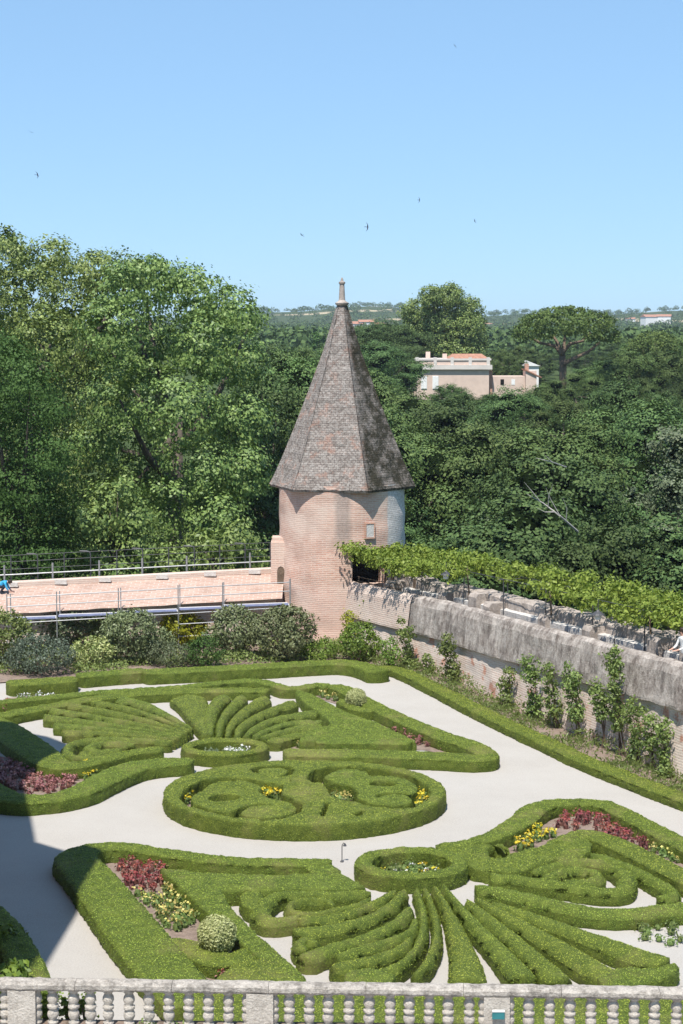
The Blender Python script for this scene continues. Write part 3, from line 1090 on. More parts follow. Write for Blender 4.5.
nf = [([(545, 126), (490, 156), (420, 186), (330, 208), (240, 212)], [0.28, 0.35, 0.39, 0.44, 0.44], 'first above the gravel slits, nearest to the spiral'),
      ([(572, 124), (530, 170), (450, 212), (340, 238), (225, 250)], [0.29, 0.39, 0.47, 0.54, 0.58], 'second below the spiral'),
      ([(590, 178), (545, 222), (460, 265), (370, 292), (290, 318), (260, 335)], [0.29, 0.39, 0.44, 0.47, 0.54, 0.65], 'third below the spiral, with a thick rounded head'),
      ([(300, 290), (270, 275), (245, 290), (262, 312)], [0.36, 0.36, 0.36, 0.36], 'short curl at the left of the third one'),
      ([(608, 215), (590, 250), (520, 280), (440, 302), (365, 332)], [0.22, 0.30, 0.36, 0.39, 0.39], 'fourth below the spiral'),
      ([(596, 272), (560, 300), (490, 330), (420, 345), (350, 365)], [0.22, 0.33, 0.44, 0.50, 0.65], 'fifth below the spiral, ending in rounded clumps'),
      ([(610, 120), (628, 180), (630, 245), (608, 305), (560, 350), (490, 380)], [0.19, 0.22, 0.24, 0.26, 0.32, 0.39], 'long bow just left of the first gravel slit')]
for pts, w, nm in nf:
    strip(E4(pts), w, HF, 'curved box ray of the near fan, ' + nm, G_N)
region(E4([(390, 385), (420, 368), (480, 366), (530, 378), (540, 400), (500, 420), (430, 422), (395, 410)]), [], HF - 0.03, 'rounded box clump at the foot of the near fan, half behind the stone rail', G_N, dome=0.12)
o5, s5 = (340, 830), 4.27
F5 = lambda p: zz(o5, s5, p)
strip(F5([(362, 248), (392, 320), (412, 400), (408, 480), (372, 560), (320, 620)]), [0.18, 0.22, 0.24, 0.26, 0.26, 0.26], HF, 'curved box ray of the near fan, between the two gravel slits', G_N)
strip(F5([(402, 242), (452, 320), (496, 420), (530, 520), (548, 640)]), [0.19, 0.26, 0.45, 0.63, 0.85], HF, 'widening box ray of the near fan just right of the second gravel slit', G_N)
strip(F5([(440, 235), (510, 320), (590, 410), (680, 500), (790, 625)]), [0.19, 0.26, 0.39, 0.53, 0.69], HF, 'straight box ray of the near fan left of the thin diagonal gravel line', G_N, leafy=950)
o6, s6 = (470, 780), 3.207
G6 = lambda p: zz(o6, s6, p)
strip(G6([(-10, 385), (60, 440), (140, 505), (215, 570), (300, 640)]), [0.24, 0.40, 0.49, 0.56, 0.59], HF, 'straight box ray of the near fan right of the thin diagonal gravel line', G_N)
strip(G6([(20, 378), (120, 432), (240, 500), (340, 560), (420, 605), (510, 640)]), [0.24, 0.43, 0.59, 0.73, 0.73, 0.59], HF, 'long box ray of the near fan, second from the outer right one', G_N)
strip(G6([(70, 392), (190, 430), (330, 478), (450, 520), (560, 560), (640, 575)]), [0.24, 0.46, 0.59, 0.73, 0.79, 0.59], HF, 'outermost right box ray of the near fan, ending beside small gravel tufts', G_N)
region(G6([(420, 610), (500, 600), (580, 600), (655, 585), (664, 610), (600, 640), (500, 660), (420, 650)]), [], HF, 'rounded hedge end at the lower right of the near fan, above the stone rail', G_N, dome=0.08)
# --- near parterre, right part
strip(G6([(15, 340), (100, 352), (200, 374), (300, 398), (400, 416), (520, 418), (620, 408), (760, 395)]), [0.48, 0.56, 0.60, 0.60, 0.64, 0.64, 0.64, 0.64], HF, 'long dark fronted hedge below the right spiral of the near parterre', G_I)
strip(G6([(60, 302), (150, 312), (260, 326), (380, 345), (460, 350), (500, 335), (500, 300), (460, 272), (400, 258), (320, 260), (250, 275), (200, 296)]), [0.40, 0.40, 0.40, 0.40, 0.44, 0.48, 0.48, 0.44, 0.40, 0.36, 0.36, 0.32], HF,
      'box hedge curled like a spiral at the right of the near parterre', G_I)
strip(G6([(255, 318), (260, 300), (320, 284), (390, 290), (405, 312), (360, 325), (300, 325)]), 0.42, HF, 'inner curl of box inside the right spiral hedge', G_I)
strip(G6([(385, 236), (440, 250), (520, 280), (590, 315), (640, 345), (650, 368), (600, 374)]), [0.40, 0.40, 0.40, 0.40, 0.40, 0.36, 0.32], HF - 0.02, 'thin arched hedge right of the right spiral, beside a gravel triangle', G_I)
strip(G6([(330, 165), (400, 172), (470, 198), (560, 240), (650, 285), (760, 335)]), [0.72, 0.80, 0.80, 0.80, 0.80, 0.80], HB, 'broad diagonal hedge in front of the red and yellow bed at the right', G_I)
region(G6([(-105, 205), (-20, 200), (80, 208), (130, 232), (220, 212), (300, 172), (360, 168), (390, 215), (340, 250), (240, 262), (170, 290), (60, 290), (-30, 268), (-80, 240)]), [G6([(55, 225), (90, 208), (120, 225), (110, 250), (70, 248)])], HB - 0.06,
       'low patchy box mass with a brown hollow, left of the right spiral', G_I, leafy=950, amp=0.07)
strip(G6([(-100, 205), (-20, 198), (60, 178), (120, 150), (172, 118), (205, 88), (262, 70), (340, 66), (420, 70), (490, 98), (570, 140), (660, 188), (780, 250)]), [0.40, 0.48, 0.60, 0.72, 0.80, 0.80, 0.72, 0.68, 0.68, 0.68, 0.72, 0.72, 0.72], HB,
      'wavy back border hedge of the near parterre behind the red and yellow flowers', G_B)
strip([(188, 1002), (260, 1006), (340, 1009), (480, 1009), (600, 1008), (720, 1007)], 2.0, HB, 'green front border hedge seen between the balusters of the stone balustrade', G_B)
# --- borders along the outer paths
strip([(6, 682), (40, 680), (78, 677.5)], 1.1, 0.5, 'short low border hedge below the dark blue green shrub', 'low hedges along the shrub bed')
strip([(76, 674.5), (110, 671.5), (146, 669)], 0.9, 0.5, 'low border hedge below the cream flecked and brownish shrubs', 'low hedges along the shrub bed')
strip([(142, 671), (200, 668), (260, 665), (310, 662), (340, 661), (362, 664), (381, 671)], 1.0, 0.5, 'long low border hedge curving past the foot of the tower', 'low hedges along the shrub bed')
strip([(376, 667), (392, 667), (416, 676), (491, 714), (550, 741.5), (591, 760.5), (667, 790), (705, 804)], 0.75, 0.32, 'long low hedge between the wide gravel path and the garden wall', 'low hedges along the shrub bed')
strip([(-50, 880), (-8, 912), (14, 940), (30, 972), (36, 1000)], 0.8, HB, 'shaded border hedge in the lower left corner, behind the stone rail', G_B)

soil([(158, 920), (205, 912), (275, 955), (290, 985), (210, 1000), (165, 950)], 0.034)
soil(G6([(225, 150), (290, 110), (420, 110), (420, 170), (340, 210), (200, 222), (130, 230)]), 0.036)
# --- soil of the flower beds
bed_redleft = [(-12, 757), (20, 764), (36, 768), (52, 776), (76, 772), (77, 783), (50, 795), (28, 795), (5, 790), (-18, 775)]
bed_yellowleft = [(77, 772), (100, 766), (140, 757), (143, 761), (120, 770), (95, 779), (78, 784)]
bed_pink = [(372, 716), (384, 718), (440, 741), (462, 753), (440, 751), (416, 746), (390, 729)]
bed_topright = [(312, 688), (328, 690), (350, 700), (340, 704), (320, 698)]
bed_yellowrow = [(292, 746.5), (330, 745), (410, 747), (410, 750), (330, 748.5), (294, 750)]
bed_rednear = [(106, 858), (112, 855), (158, 862), (172, 880), (150, 898), (128, 886)]
bed_yellownear = [(128, 886), (150, 898), (172, 880), (205, 917), (200, 922), (172, 934)]
bed_yelthin = [(168, 862), (230, 868), (290, 871), (290, 874), (230, 872), (172, 866)]
bed_yelright = G6([(128, 205), (160, 185), (230, 160), (285, 160), (280, 188), (210, 222), (150, 232)])
bed_redright = G6([(262, 152), (285, 108), (330, 98), (400, 100), (450, 125), (540, 172), (580, 205), (560, 232), (480, 206), (400, 170), (340, 160), (290, 175)])
bed_creamright = G6([(570, 200), (660, 245), (760, 290), (750, 310), (650, 268), (560, 222)])
bed_backwhite = [(12, 699), (40, 697), (62, 698), (50, 702), (15, 704)]
bed_backred = [(-25, 705), (0, 704), (22, 702), (20, 709), (0, 713), (-25, 716)]
for k, b in enumerate((bed_redleft, bed_yellowleft, bed_pink, bed_topright, bed_yellowrow, bed_rednear, bed_yellownear, bed_yelthin, bed_yelright, bed_redright, bed_creamright, bed_backwhite, bed_backred)):
    c = np.mean(b, axis=0)
    soil([tuple(c + (np.array(p) - c) * 1.3) for p in b], 0.012 + 0.0015 * k)
soil([(-60, 905), (-10, 905), (12, 935), (30, 975), (38, 1015), (-60, 1015)], 0.04)
soil([(-60, 640), (345, 640), (398, 666), (381, 672), (364, 665), (340, 662), (260, 666), (142, 673), (76, 678), (-60, 688)], 0.045, zp=0.0)
wp = [tuple(p) for p in px2xy([(376, 670), (392, 671), (416, 681), (491, 719), (550, 746.5), (591, 765.5), (667, 795), (705, 809)], 0.0)] + [tuple(wallpt(s, 0.3)) for s in (24, 12, 6, 3, 0, -3, -6, -10, -13)]
soil(wp, 0.05, xy=True)


# ------------------------------------------------------------------ round tower
TC = np.array([0.02, 83.6, 0.0])
TC[0] = (342 - 341.5) / F_PX * 84
TR, TE, EAVE = 2.93, 3.45, 6.95
tower = tag(empty('round_tower', tuple(TC)), 'round pink brick tower with a tall six sided tiled roof and stone finial', 'tower')


def tower_wall():
    """brick drum with a real doorway (towards the pergola)"""
    na, zs = 160, np.concatenate([np.arange(-10, 0, 2.5), np.arange(0, EAVE + 0.25, 0.125)])
    ang = np.arange(na) * 2 * math.pi / na - math.pi
    d0, d1, z0, z1 = R(8), R(42), 2.65, 4.25      # angle from the camera side, to the right
    V, UV, Fc = [], [], []
    for z in zs:
        r = TR + (0.10 * max(0, 1 - z / 2.6) if z > 0 else 0.10) 
        for a in np.append(ang, math.pi):
            V.append((r * math.sin(a), -r * math.cos(a), z))
            UV.append((a * TR, z))
    m = na + 1
    for i in range(len(zs) - 1):
        zc = (zs[i] + zs[i + 1]) / 2
        for k in range(na):
            a = ang[k] + math.pi / na
            if d0 < a < d1 and z0 < zc < z1:
                continue
            Fc.append((i * m + k, i * m + k + 1, (i + 1) * m + k + 1, (i + 1) * m + k))
    V = np.array(V)
    bump = (vnoise(V * np.array([1.1, 1.1, 1.6]), 3) - 0.5) * 0.07
    rad = np.hypot(V[:, 0], V[:, 1])
    V[:, 0] *= 1 + bump / rad
    V[:, 1] *= 1 + bump / rad
    mb = MB().add(V, Fc)
    uv = list(UV)
    # jambs and lintel of the doorway, 0.4 m deep
    for (a, b, c, d) in (((d0, z0), (d0, z1), 0.97, 0.85), ((d1, z1), (d1, z0), 0.97, 0.85), ((d0, z1), (d1, z1), 0.97, 0.85), ((d1, z0), (d0, z0), 0.97, 0.85)):
        q = []
        for (an, z), k in ((a, 1.0), (b, 1.0), (b, d), (a, d)):
            q.append((TR * k * math.sin(an), -TR * k * math.cos(an), z))
            uv.append((an * TR + k, z))
        mb.add(q, [(0, 1, 2, 3)])
    return mb.build('wall', M['brick_tower'], tower, uv=np.array(uv), autouv=False)


tower_wall()


def tower_roof():
    prof = [(0.0, 1.0), (0.35, 0.945), (1.2, 0.83), (2.6, 0.66), (4.2, 0.475), (6.2, 0.255), (8.35, 0.062)]
    mb = MB()
    uv = []
    phi = [R(-40 + 60 * k) for k in range(6)]
    for k in range(6):
        a, b = phi[k], phi[(k + 1) % 6]
        A = np.array([math.sin(a), -math.cos(a)])
        B = np.array([math.sin(b), -math.cos(b)])
        zs = np.linspace(0, 8.35, 70)
        nx = 24
        V, Fc = [], []
        for i, z in enumerate(zs):
            q = np.interp(z, [p[0] for p in prof], [p[1] for p in prof]) * TE
            for j in range(nx + 1):
                t = j / nx
                p = (A * (1 - t) + B * t) * q
                rough = (vnoise([(p[0] * 3 + k * 9, p[1] * 3, z * 3.2)], 8)[0] - 0.5) * 0.09 if 0 < j < nx else 0.02
                lip = 0.006 * (i % 2)
                n2 = (A + B) / np.linalg.norm(A + B)
                sag = -0.012 * math.sin(j * 1.3 + k) if i == 0 else 0
                V.append((p[0] + n2[0] * (rough + lip), p[1] + n2[1] * (rough + lip), EAVE + z + sag))
                uv.append(((t - 0.5) * q + k * 3.37, z * 1.08))
        for i in range(len(zs) - 1):
            for j in range(nx):
                a0 = i * (nx + 1) + j
                Fc.append((a0, a0 + 1, a0 + nx + 2, a0 + nx + 1))
        mb.add(V, Fc)
        # thickness at the eave and the soffit
        lo = [(A * TE), (B * TE)]
        q = [(lo[0][0], lo[0][1], EAVE), (lo[1][0], lo[1][1], EAVE), (lo[1][0] * 0.985, lo[1][1] * 0.985, EAVE - 0.1), (lo[0][0] * 0.985, lo[0][1] * 0.985, EAVE - 0.1), (0, 0, EAVE - 0.1)]
        mb.add(q, [(1, 0, 3, 2), (2, 3, 4)])
        uv += [(0, 0), (1, 0), (1, 0.1), (0, 0.1), (0.5, 2)]
    return mb.build('roof', M['roof_tile'], tower, uv=np.array(uv), autouv=False)


roof = tower_roof()
fin = MB().lathe([(0.16, -0.25), (0.2, 0.0), (0.30, 0.06), (0.32, 0.13), (0.2, 0.2), (0.15, 0.26), (0.13, 0.62), (0.11, 0.98), (0.15, 1.02), (0.15, 1.09), (0.07, 1.13), (0.05, 1.24), (0.015, 1.3)], (0, 0, EAVE + 8.3), 14)
fin.build('finial', M['stone_block'], roof)
pier = MB()
pc = at_y(279.5, 560, 83.0)
pier.box((pc[0] - TC[0], pc[1] - TC[1], 2.9), (0.75, 1.2, 3.0)).box((pc[0] - TC[0] - 0.05, pc[1] - TC[1], 4.48), (0.55, 0.9, 0.25))
pier.build('pier', M['brick_tower'], tower)
nm = MB()
for k in range(9):
    t0, t1 = math.pi * k / 9, math.pi * (k + 1) / 9
nich = [(-0.17, 0), (0.17, 0), (0.17, 0.75), (0.12, 0.88), (0.0, 0.95), (-0.12, 0.88), (-0.17, 0.75)]
y0 = pc[1] - TC[1] - 0.604
nm.add([(pc[0] - TC[0] + 0.08 + x, y0, 2.35 + z) for x, z in nich], [tuple(range(7))])
nm.build('niche', M['wood'], tower)
# framed panel on the drum
ap = R(25)
pl = tag(empty('wall_panel', (TC[0] + (TR + 0.06) * math.sin(ap), TC[1] - (TR + 0.06) * math.cos(ap), 4.78), ap), 'small framed cream panel fixed to the tower above the vine pergola', 'panel')
fr_ = MB()
for x, z, sx, sz_ in ((-0.22, 0.33, 0.06, 0.72), (0.22, 0.33, 0.06, 0.72), (0, 0.0, 0.38, 0.06), (0, 0.66, 0.38, 0.06)):
    fr_.box((x, 0, z), (sx, 0.08, sz_))
fr_.build('frame', M['brick_red'], pl)
MB().box((0, 0.0, 0.33), (0.38, 0.04, 0.6)).build('board', M['sill'], pl)

# ------------------------------------------------------------------ garden wall on the right
S0 = s_at_px(346)
S1 = s_at_px(683)
SM = s_at_px(491)
gw = tag(empty('garden_wall', (WALL_O[0], WALL_O[1], 0)), 'old garden wall with grey stone parapet over pinkish brick, right of the tower', 'wall')


def zt(s):
    return np.interp(s, [S0, S1], [2.78, 3.62])


def zc_(s):
    return np.interp(s, [S0, SM, S1], [1.25, 1.62, 2.22])


def wall_sweep(prof, s0, s1, step=0.16, amp=0.05, seed=1, split=None):
    """prof(s) -> list of (offset, z); swept along the wall"""
    ss = np.arange(s0, s1 + step, step)
    V, n = [], None
    for s in ss:
        pr = prof(s)
        n = len(pr)
        for o, z in pr:
            p = wallpt(s, o)
            V.append((p[0], p[1], z))
    V = np.array(V)
    d = (vnoise(V * 1.7, seed) - 0.5) * amp * 2 + (vnoise(V * 5, seed + 1) - 0.5) * amp
    V[:, :2] += WN[None] * d[:, None]
    V[:, 2] += (vnoise(V * 2.3, seed + 2) - 0.5) * amp
    Fc = []
    for i in range(len(ss) - 1):
        for j in range(n - 1):
            Fc.append((i * n + j, (i + 1) * n + j, (i + 1) * n + j + 1, i * n + j + 1))
    # uv along the wall
    uv = []
    for s in ss:
        pr = prof(s)
        acc = 0
        for k, (o, z) in enumerate(pr):
            if k:
                acc += math.hypot(o - pr[k - 1][0], z - pr[k - 1][1])
            uv.append((s, acc))
    return V, Fc, np.array(uv)


SB = s_at_px(408)


def low_prof(s):
    c = zc_(s)
    return [(0.0, -0.2), (0.03, 0.3), (0.06, 0.7), (0.09, 1.1), (0.12, c - 0.15), (0.12, c + 0.1)]


V, Fc, uv = wall_sweep(low_prof, S0 - 1.2, S1 + 9, seed=11, amp=0.03)
MB().add(V, Fc).build('lower_wall', M['brick_wall'], gw, origin=(WALL_O[0], WALL_O[1], 0), uv=uv, autouv=False)


def par_prof(s):
    a, b = zc_(s), zt(s) + 0.09 * (float(vnoise([(math.floor(s / 0.62 + 0.3 * math.sin(s)) * 1.37, 0.5, 0.5)], 19)[0]) - 0.5)
    return [(0.2, a), (-0.02, a + 0.02), (-0.02, a + 0.1), (0.02, a + 0.4), (0.06, (a + b) / 2), (0.1, b - 0.35), (0.2, b - 0.08), (0.3, b), (0.45, b + 0.02), (0.6, b - 0.02), (0.62, b - 0.9)]


for s0, s1, mat, nm, sd in ((S0 - 0.4, SB, M['brick_parapet'], 'brick_parapet', 21), (SB + 0.01, S1 + 9, M['stone'], 'stone_parapet', 22)):
    V, Fc, uv = wall_sweep(par_prof, s0, s1, seed=sd, amp=0.02 if sd == 21 else 0.045)
    MB().add(V, Fc).build(nm, mat, gw, origin=(WALL_O[0], WALL_O[1], 0), uv=uv, autouv=False)
V, Fc, uv = wall_sweep(lambda s: [(0.5, zt(s) - 0.75), (3.4, zt(s) - 0.72)], S0 - 1.2, S1 + 9, seed=31, amp=0.01)
MB().add(V, Fc).build('wall_walk', M['soil'], gw, origin=(WALL_O[0], WALL_O[1], 0), uv=uv, autouv=False)
# outer parapet, the broken old battlement behind the walk
op = tag(empty('battlement', (*wallpt(0, 2.4), 0)), 'broken grey stone battlement behind the wall walk, under the vine pergola', 'wall')
random.seed(5)
s = S0 + 2.3
k = 0
while s < S1 + 6:
    L = random.uniform(1.5, 2.5)
    hgt = zt(s) + random.choice((0.42, 0.5, 0.58, 0.66, 0.46))
    mb = MB()

    def bp(q, hh=hgt):
        e = min(1, min(q - s, s + L - q) / 0.3 + 0.55)
        return [(1.5, -2.0 + zt(q)), (1.5, zt(q) + 0.05), (1.52, hh * 1.0 - 0.1), (1.62, hh * 1.0 - 0.02 * e), (2.1, hh * 1.0), (2.2, hh - 0.06), (2.2, -8.0)]
    V, Fc, uv = wall_sweep(bp, s, s + L - 0.06, step=0.15, seed=50 + k, amp=0.06)
    m = 7
    nrow = len(V) // m
    Fc += [tuple(range(m - 1, -1, -1)), tuple(range((nrow - 1) * m, nrow * m))]
    MB().add(V, Fc).build('merlon', M['stone_block'], op, origin=tuple(op.location), smooth=False)
    # spur that stands out from the battlement on its tower side
    if k % 2 == 0 or random.random() < 0.5:
        d_ = random.uniform(0.5, 0.85)
        hs = hgt - random.uniform(0.02, 0.3)
        w2 = random.uniform(0.45, 0.75)
        V, Fc, uv = wall_sweep(lambda q: [(1.6, zt(q) - 1.2), (1.55 - d_, zt(q) - 1.2), (1.55 - d_, hs - 0.15), (1.65 - d_, hs), (1.6, hs + 0.02)], s, s + w2, step=0.15, seed=80 + k, amp=0.07)
        m = 5
        nrow = len(V) // m
        Fc += [tuple(range(m)), tuple(range(nrow * m - 1, (nrow - 1) * m - 1, -1))]
        MB().add(V, Fc).build('buttress', M['stone_block'], op, origin=tuple(op.location))
        s2 = s + w2
    else:
        s2 = s
    # pale ledge at the foot of the recess
    if s + L - s2 > 0.6:
        V, Fc, uv = wall_sweep(lambda q: [(1.22, zt(q) - 0.8), (1.22, zt(q) + 0.0), (1.3, zt(q) + 0.02), (1.55, zt(q) + 0.03)], s2 + 0.05, s + L - 0.1, step=0.2, seed=90 + k, amp=0.015)
        MB().add(V, Fc).build('ledge', M['sill'], op, origin=tuple(op.location))
    s += L
    k += 1

# ------------------------------------------------------------------ covered wall walk on the left, under repair
WLx0, WLx1 = -22.0, pc[0] + 0.2


def wy(x):
    return 80.8 + 0.27 * (x + 2.5) * 0.9


def ez(x):
    return np.interp(x, [-16, -2.5], [1.78, 2.08])


cw = tag(empty('covered_walkway', (-10, wy(-10), 0)), 'long low walkway with a sloping pinkish tile roof, left of the tower', 'walkway')
V, Fc, UVs = [], [], []
nx, ny = 90, 14
for i in range(nx + 1):
    x = WLx0 + (WLx1 - WLx0) * i / nx
    for j in range(ny + 1):
        t = j / ny
        V.append((x, wy(x) - 0.25 + 3.75 * t, ez(x) + 0.74 * t + 0.012 * (j % 2)))
        UVs.append((x, t * 3.8))
V = np.array(V)
V[:, 2] += (vnoise(V * 1.5, 4) - 0.5) * 0.05
for i in range(nx):
    for j in range(ny):
        q = i * (ny + 1) + j
        Fc.append((q, q + ny + 1, q + ny + 2, q + 1))
MB().add(V, Fc).build('roof', M['roofbrick'], cw, origin=tuple(cw.location), uv=np.array(UVs), autouv=False)


def wl_sweep(prof, name, mat, parent=cw, x0=WLx0, x1=WLx1, step=0.5, uvv=True):
    xs_ = np.arange(x0, x1 + 1e-6, step)
    V, Fc, uv = [], [], []
    for x in xs_:
        pr = prof(x)
        n = len(pr)
        for dy, z in pr:
            V.append((x, wy(x) + dy, z))
            uv.append((x, z + dy * 0.5))
    for i in range(len(xs_) - 1):
        for j in range(n):
            j2 = (j + 1) % n
            Fc.append((i * n + j, (i + 1) * n + j, (i + 1) * n + j2, i * n + j2))
    Fc.append(tuple(range(n - 1, -1, -1)))
    Fc.append(tuple(range((len(xs_) - 1) * n, len(xs_) * n)))
    return MB().add(V, Fc).build(name, mat, parent, origin=tuple(parent.location), uv=np.array(uv), autouv=False)


wl_sweep(lambda x: [(0.2, -0.3), (0.2, ez(x) - 0.03), (0.5, ez(x) - 0.02), (0.5, -0.3)], 'wall', M['brick_wall'])
wl_sweep(lambda x: [(3.2, -9), (3.2, ez(x) + 0.92), (3.7, ez(x) + 0.94), (3.7, -9)], 'back_parapet', M['brick_parapet'])
for px in (20, 66, 108, 163, 210, 254):
    q = at_y(px, 583, 83)
    MB().box((q[0], wy(q[0]) + 3.14, ez(q[0]) + 0.84), (0.55, 0.08, 0.2)).build('stone_block', M['sill'], cw, origin=tuple(cw.location))

# iron hoop fence along the back of the walkway
fe = tag(empty('hoop_fence', (-10, wy(-10) + 4.3, 2.5)), 'thin dark hoop topped iron fence above the walkway, in front of the big trees', 'fence')
fo = tuple(fe.location)
pxs = [18, 55, 66, 115, 124, 152, 158, 189, 198, 237, 247]
mbw = MB()
for k in range(16):
    x = WLx1 - 0.7 - k * 1.18
    y = wy(x) + 4.3
    b = ez(x) + 0.6
    if k % 2 == 0:
        h_ = 1.45
        MB().tube([(x, y, b), (x, y, b + h_)], 0.03, 6).build('post', M['darkmetal'], fe, origin=fo)
    else:
        pts = [(x, y, b)] + [(x, y, b + 1.2)] + [(x - 0.16 + 0.16 * math.cos(t), y + 0.0, b + 1.3 + 0.16 * math.sin(t)) for t in (0, 0.5, 1.0, 1.57)] + [(x - 0.5, y, b + 1.47)]
        MB().tube(pts, 0.03, 6).build('hoop', M['darkmetal'], fe, origin=fo)
for dz in (1.44, 1.15, 0.8):
    pts = [(x, wy(x) + 4.3, ez(x) + 0.6 + dz) for x in np.linspace(WLx0, WLx1 - 0.2, 12)]
    MB().tube(pts, 0.013, 5).build('rail', M['darkmetal'], fe, origin=fo)

# pale tube handrail along the walkway
hr = tag(empty('handrail', (-10, wy(-10) + 3.9, 2.5)), 'pale steel tube handrail along the top edge of the walkway roof', 'handrail')
ho = tuple(hr.location)
MB().tube([(x, wy(x) + 3.9, ez(x) + 1.2) for x in np.linspace(WLx0, WLx1 - 0.3, 12)], 0.035, 6).build('rail', M['metal'], hr, origin=ho)
for px in (15, 60, 104, 145, 188, 250):
    q = at_y(px, 575, 84.2)
    x = q[0]
    MB().tube([(x, wy(x) + 3.9, ez(x) + 0.7), (x, wy(x) + 3.9, ez(x) + 1.65)], 0.045, 6).build('post', M['metal'], hr, origin=ho)

# scaffold in front of the walkway
sf = tag(empty('scaffold', (-5, wy(-5) - 0.9, 0.05)), 'tube scaffold with blue toe boards in front of the low walkway wall', 'scaffold')
so = tuple(sf.location)
spx = [290, 224, 181, 124, 66, 20]
sx_ = [at_y(p, 610, 79.8)[0] for p in spx]
for x in sx_:
    for dy in (-1.2, -0.35):
        MB().tube([(x, wy(x) + dy, 0.05), (x, wy(x) + dy, ez(x) + (1.0 if dy < -1 else 0.9))], 0.026, 6).build('pole', M['metal'], sf, origin=so)
for i in range(len(sx_) - 1):
    xa, xb = sx_[i], sx_[i + 1]
    for dz in (-1.3, -0.75, -0.28, 0.45, 0.85):
        if dz < -0.7 and i not in (1,):
            continue
        MB().tube([(xa, wy(xa) - 1.2, ez(xa) + dz), (xb, wy(xb) - 1.2, ez(xb) + dz)], 0.024, 6).build('ledger', M['metal'], sf, origin=so)
    rz_ = math.atan2(wy(xb) - wy(xa), xb - xa) 
    cx_, L_ = (xa + xb) / 2, abs(xb - xa) - 0.06
    mbq = MB().box((cx_, wy(cx_) - 0.8, ez(cx_) - 0.16), (L_, 0.75, 0.05), rz_)
    mbq.build('deck', M['sill'], sf, origin=so)
    MB().box((cx_, wy(cx_) - 1.23, ez(cx_) - 0.09), (L_, 0.03, 0.09), rz_).build('toe_board', M['plank'], sf, origin=so)
xa = sx_[0]
MB().tube([(xa, wy(xa) - 1.2, ez(xa) - 0.2), (xa - 0.9, wy(xa - 0.9) - 1.2, ez(xa) - 0.85)], 0.022, 6).build('brace', M['metal'], sf, origin=so)

# ------------------------------------------------------------------ palace wing (left of the view; its shade falls on the garden)
PH = 20.0
shade = [((104, 850), HB), ((36, 842), 0), ((26, 794), HB), ((20, 767), HB), ((35, 758), HB), ((50, 750), HF), ((63, 750), HF), ((67, 735), HF), ((45, 727), HF), ((22, 722), HB), ((0, 721), HB)]
sh = np.array([to_sun.x, to_sun.y]) / to_sun.z
roofp = []
for (p, z) in shade:
    q = at(p[0], p[1], z)
    roofp.append(q[:2] + sh * (PH - z))
roofp = np.array(roofp)
corner = roofp[0]
poly = [tuple(corner + np.array([sh[0], sh[1]]) / np.linalg.norm(sh) * 0 + np.array([-0.4, -9.0]))] + [tuple(p) for p in roofp] + [(-30, roofp[-1][1]), (-30, corner[1] - 9)]
palace = tag(empty('palace_wing', (corner[0] - 6, corner[1], 0)), 'tall brick palace wing at the left, its shade lying over the gravel', 'palace')
po = tuple(palace.location)
n = len(poly)
mb = MB().add([(x, y, z) for z in (-0.3, PH) for x, y in poly], [(i, (i + 1) % n, n + (i + 1) % n, n + i) for i in range(n)] + [tuple(range(n, 2 * n))])
mb.build('wall', M['brick_red'], palace, origin=po)
e0, e1 = np.array(poly[0]), np.array(poly[1])
ed = (e1 - e0) / np.linalg.norm(e1 - e0)
for zf in (5, 10, 15):
    for t in (2.2, 6.0):
        c_ = e0 + ed * t
        rz_ = math.atan2(ed[1], ed[0])
        f_ = MB().box((c_[0], c_[1], zf + 1.1), (1.3, 0.12, 2.2), rz_).build('window', M['sill'], palace, origin=po)
        MB().box((c_[0], c_[1], zf + 1.1), (1.0, 0.16, 1.9), rz_).build('pane', M['black'], f_, origin=po)

# ------------------------------------------------------------------ balustrade
BY = 24.0
bal = tag(empty('balustrade', (0, BY, 4.0)), 'weathered stone balustrade with double bellied balusters across the foot of the view', 'balustrade')
bo = tuple(bal.location)
bl, brr = at_y(0, 979, BY + 0.25), at_y(683, 988.5, BY - 0.02)
bd = (brr - bl)
bd /= np.linalg.norm(bd[:2])
brz = math.atan2(bd[1], bd[0])


def bpx(px):
    """point on the rail's top line at a picture column"""
    t = (px - 0) / 683.0
    return bl + (brr - bl) * t


rm = MB()
for i in range(-4, 11):
    a, b = bpx(i * 97 - 20), bpx((i + 1) * 97 - 20)
    c_ = (a + b) / 2
    L_ = np.linalg.norm((b - a)[:2]) - 0.006
    nseg = 30
    V, Fc = [], []
    prof = [(-0.11, -0.12), (-0.13, -0.09), (-0.13, -0.035), (-0.10, -0.008), (0, 0.008), (0.10, -0.008), (0.13, -0.035), (0.13, -0.09), (0.11, -0.12)]
    for k in range(nseg + 1):
        u = (k / nseg - 0.5) * L_
        for v, z in prof:
            V.append((c_[0] + bd[0] * u - bd[1] * v, c_[1] + bd[1] * u + bd[0] * v, c_[2] + bd[2] * u + z))
    V = np.array(V)
    V += (vnoise(V * 9, 3) - 0.5)[:, None] * 0.015 + (vnoise(V * 30, 4) - 0.5)[:, None] * 0.01
    m = len(prof)
    for k in range(nseg):
        for j in range(m):
            j2 = (j + 1) % m
            Fc.append((k * m + j, (k + 1) * m + j, (k + 1) * m + j2, k * m + j2))
    Fc += [tuple(range(m)), tuple(range((nseg + 1) * m - 1, nseg * m - 1, -1))]
    MB().add(V, Fc).build('rail', M['rail'], bal, origin=bo)
posts = [(23, 27), (262, 26), (498, 25)]
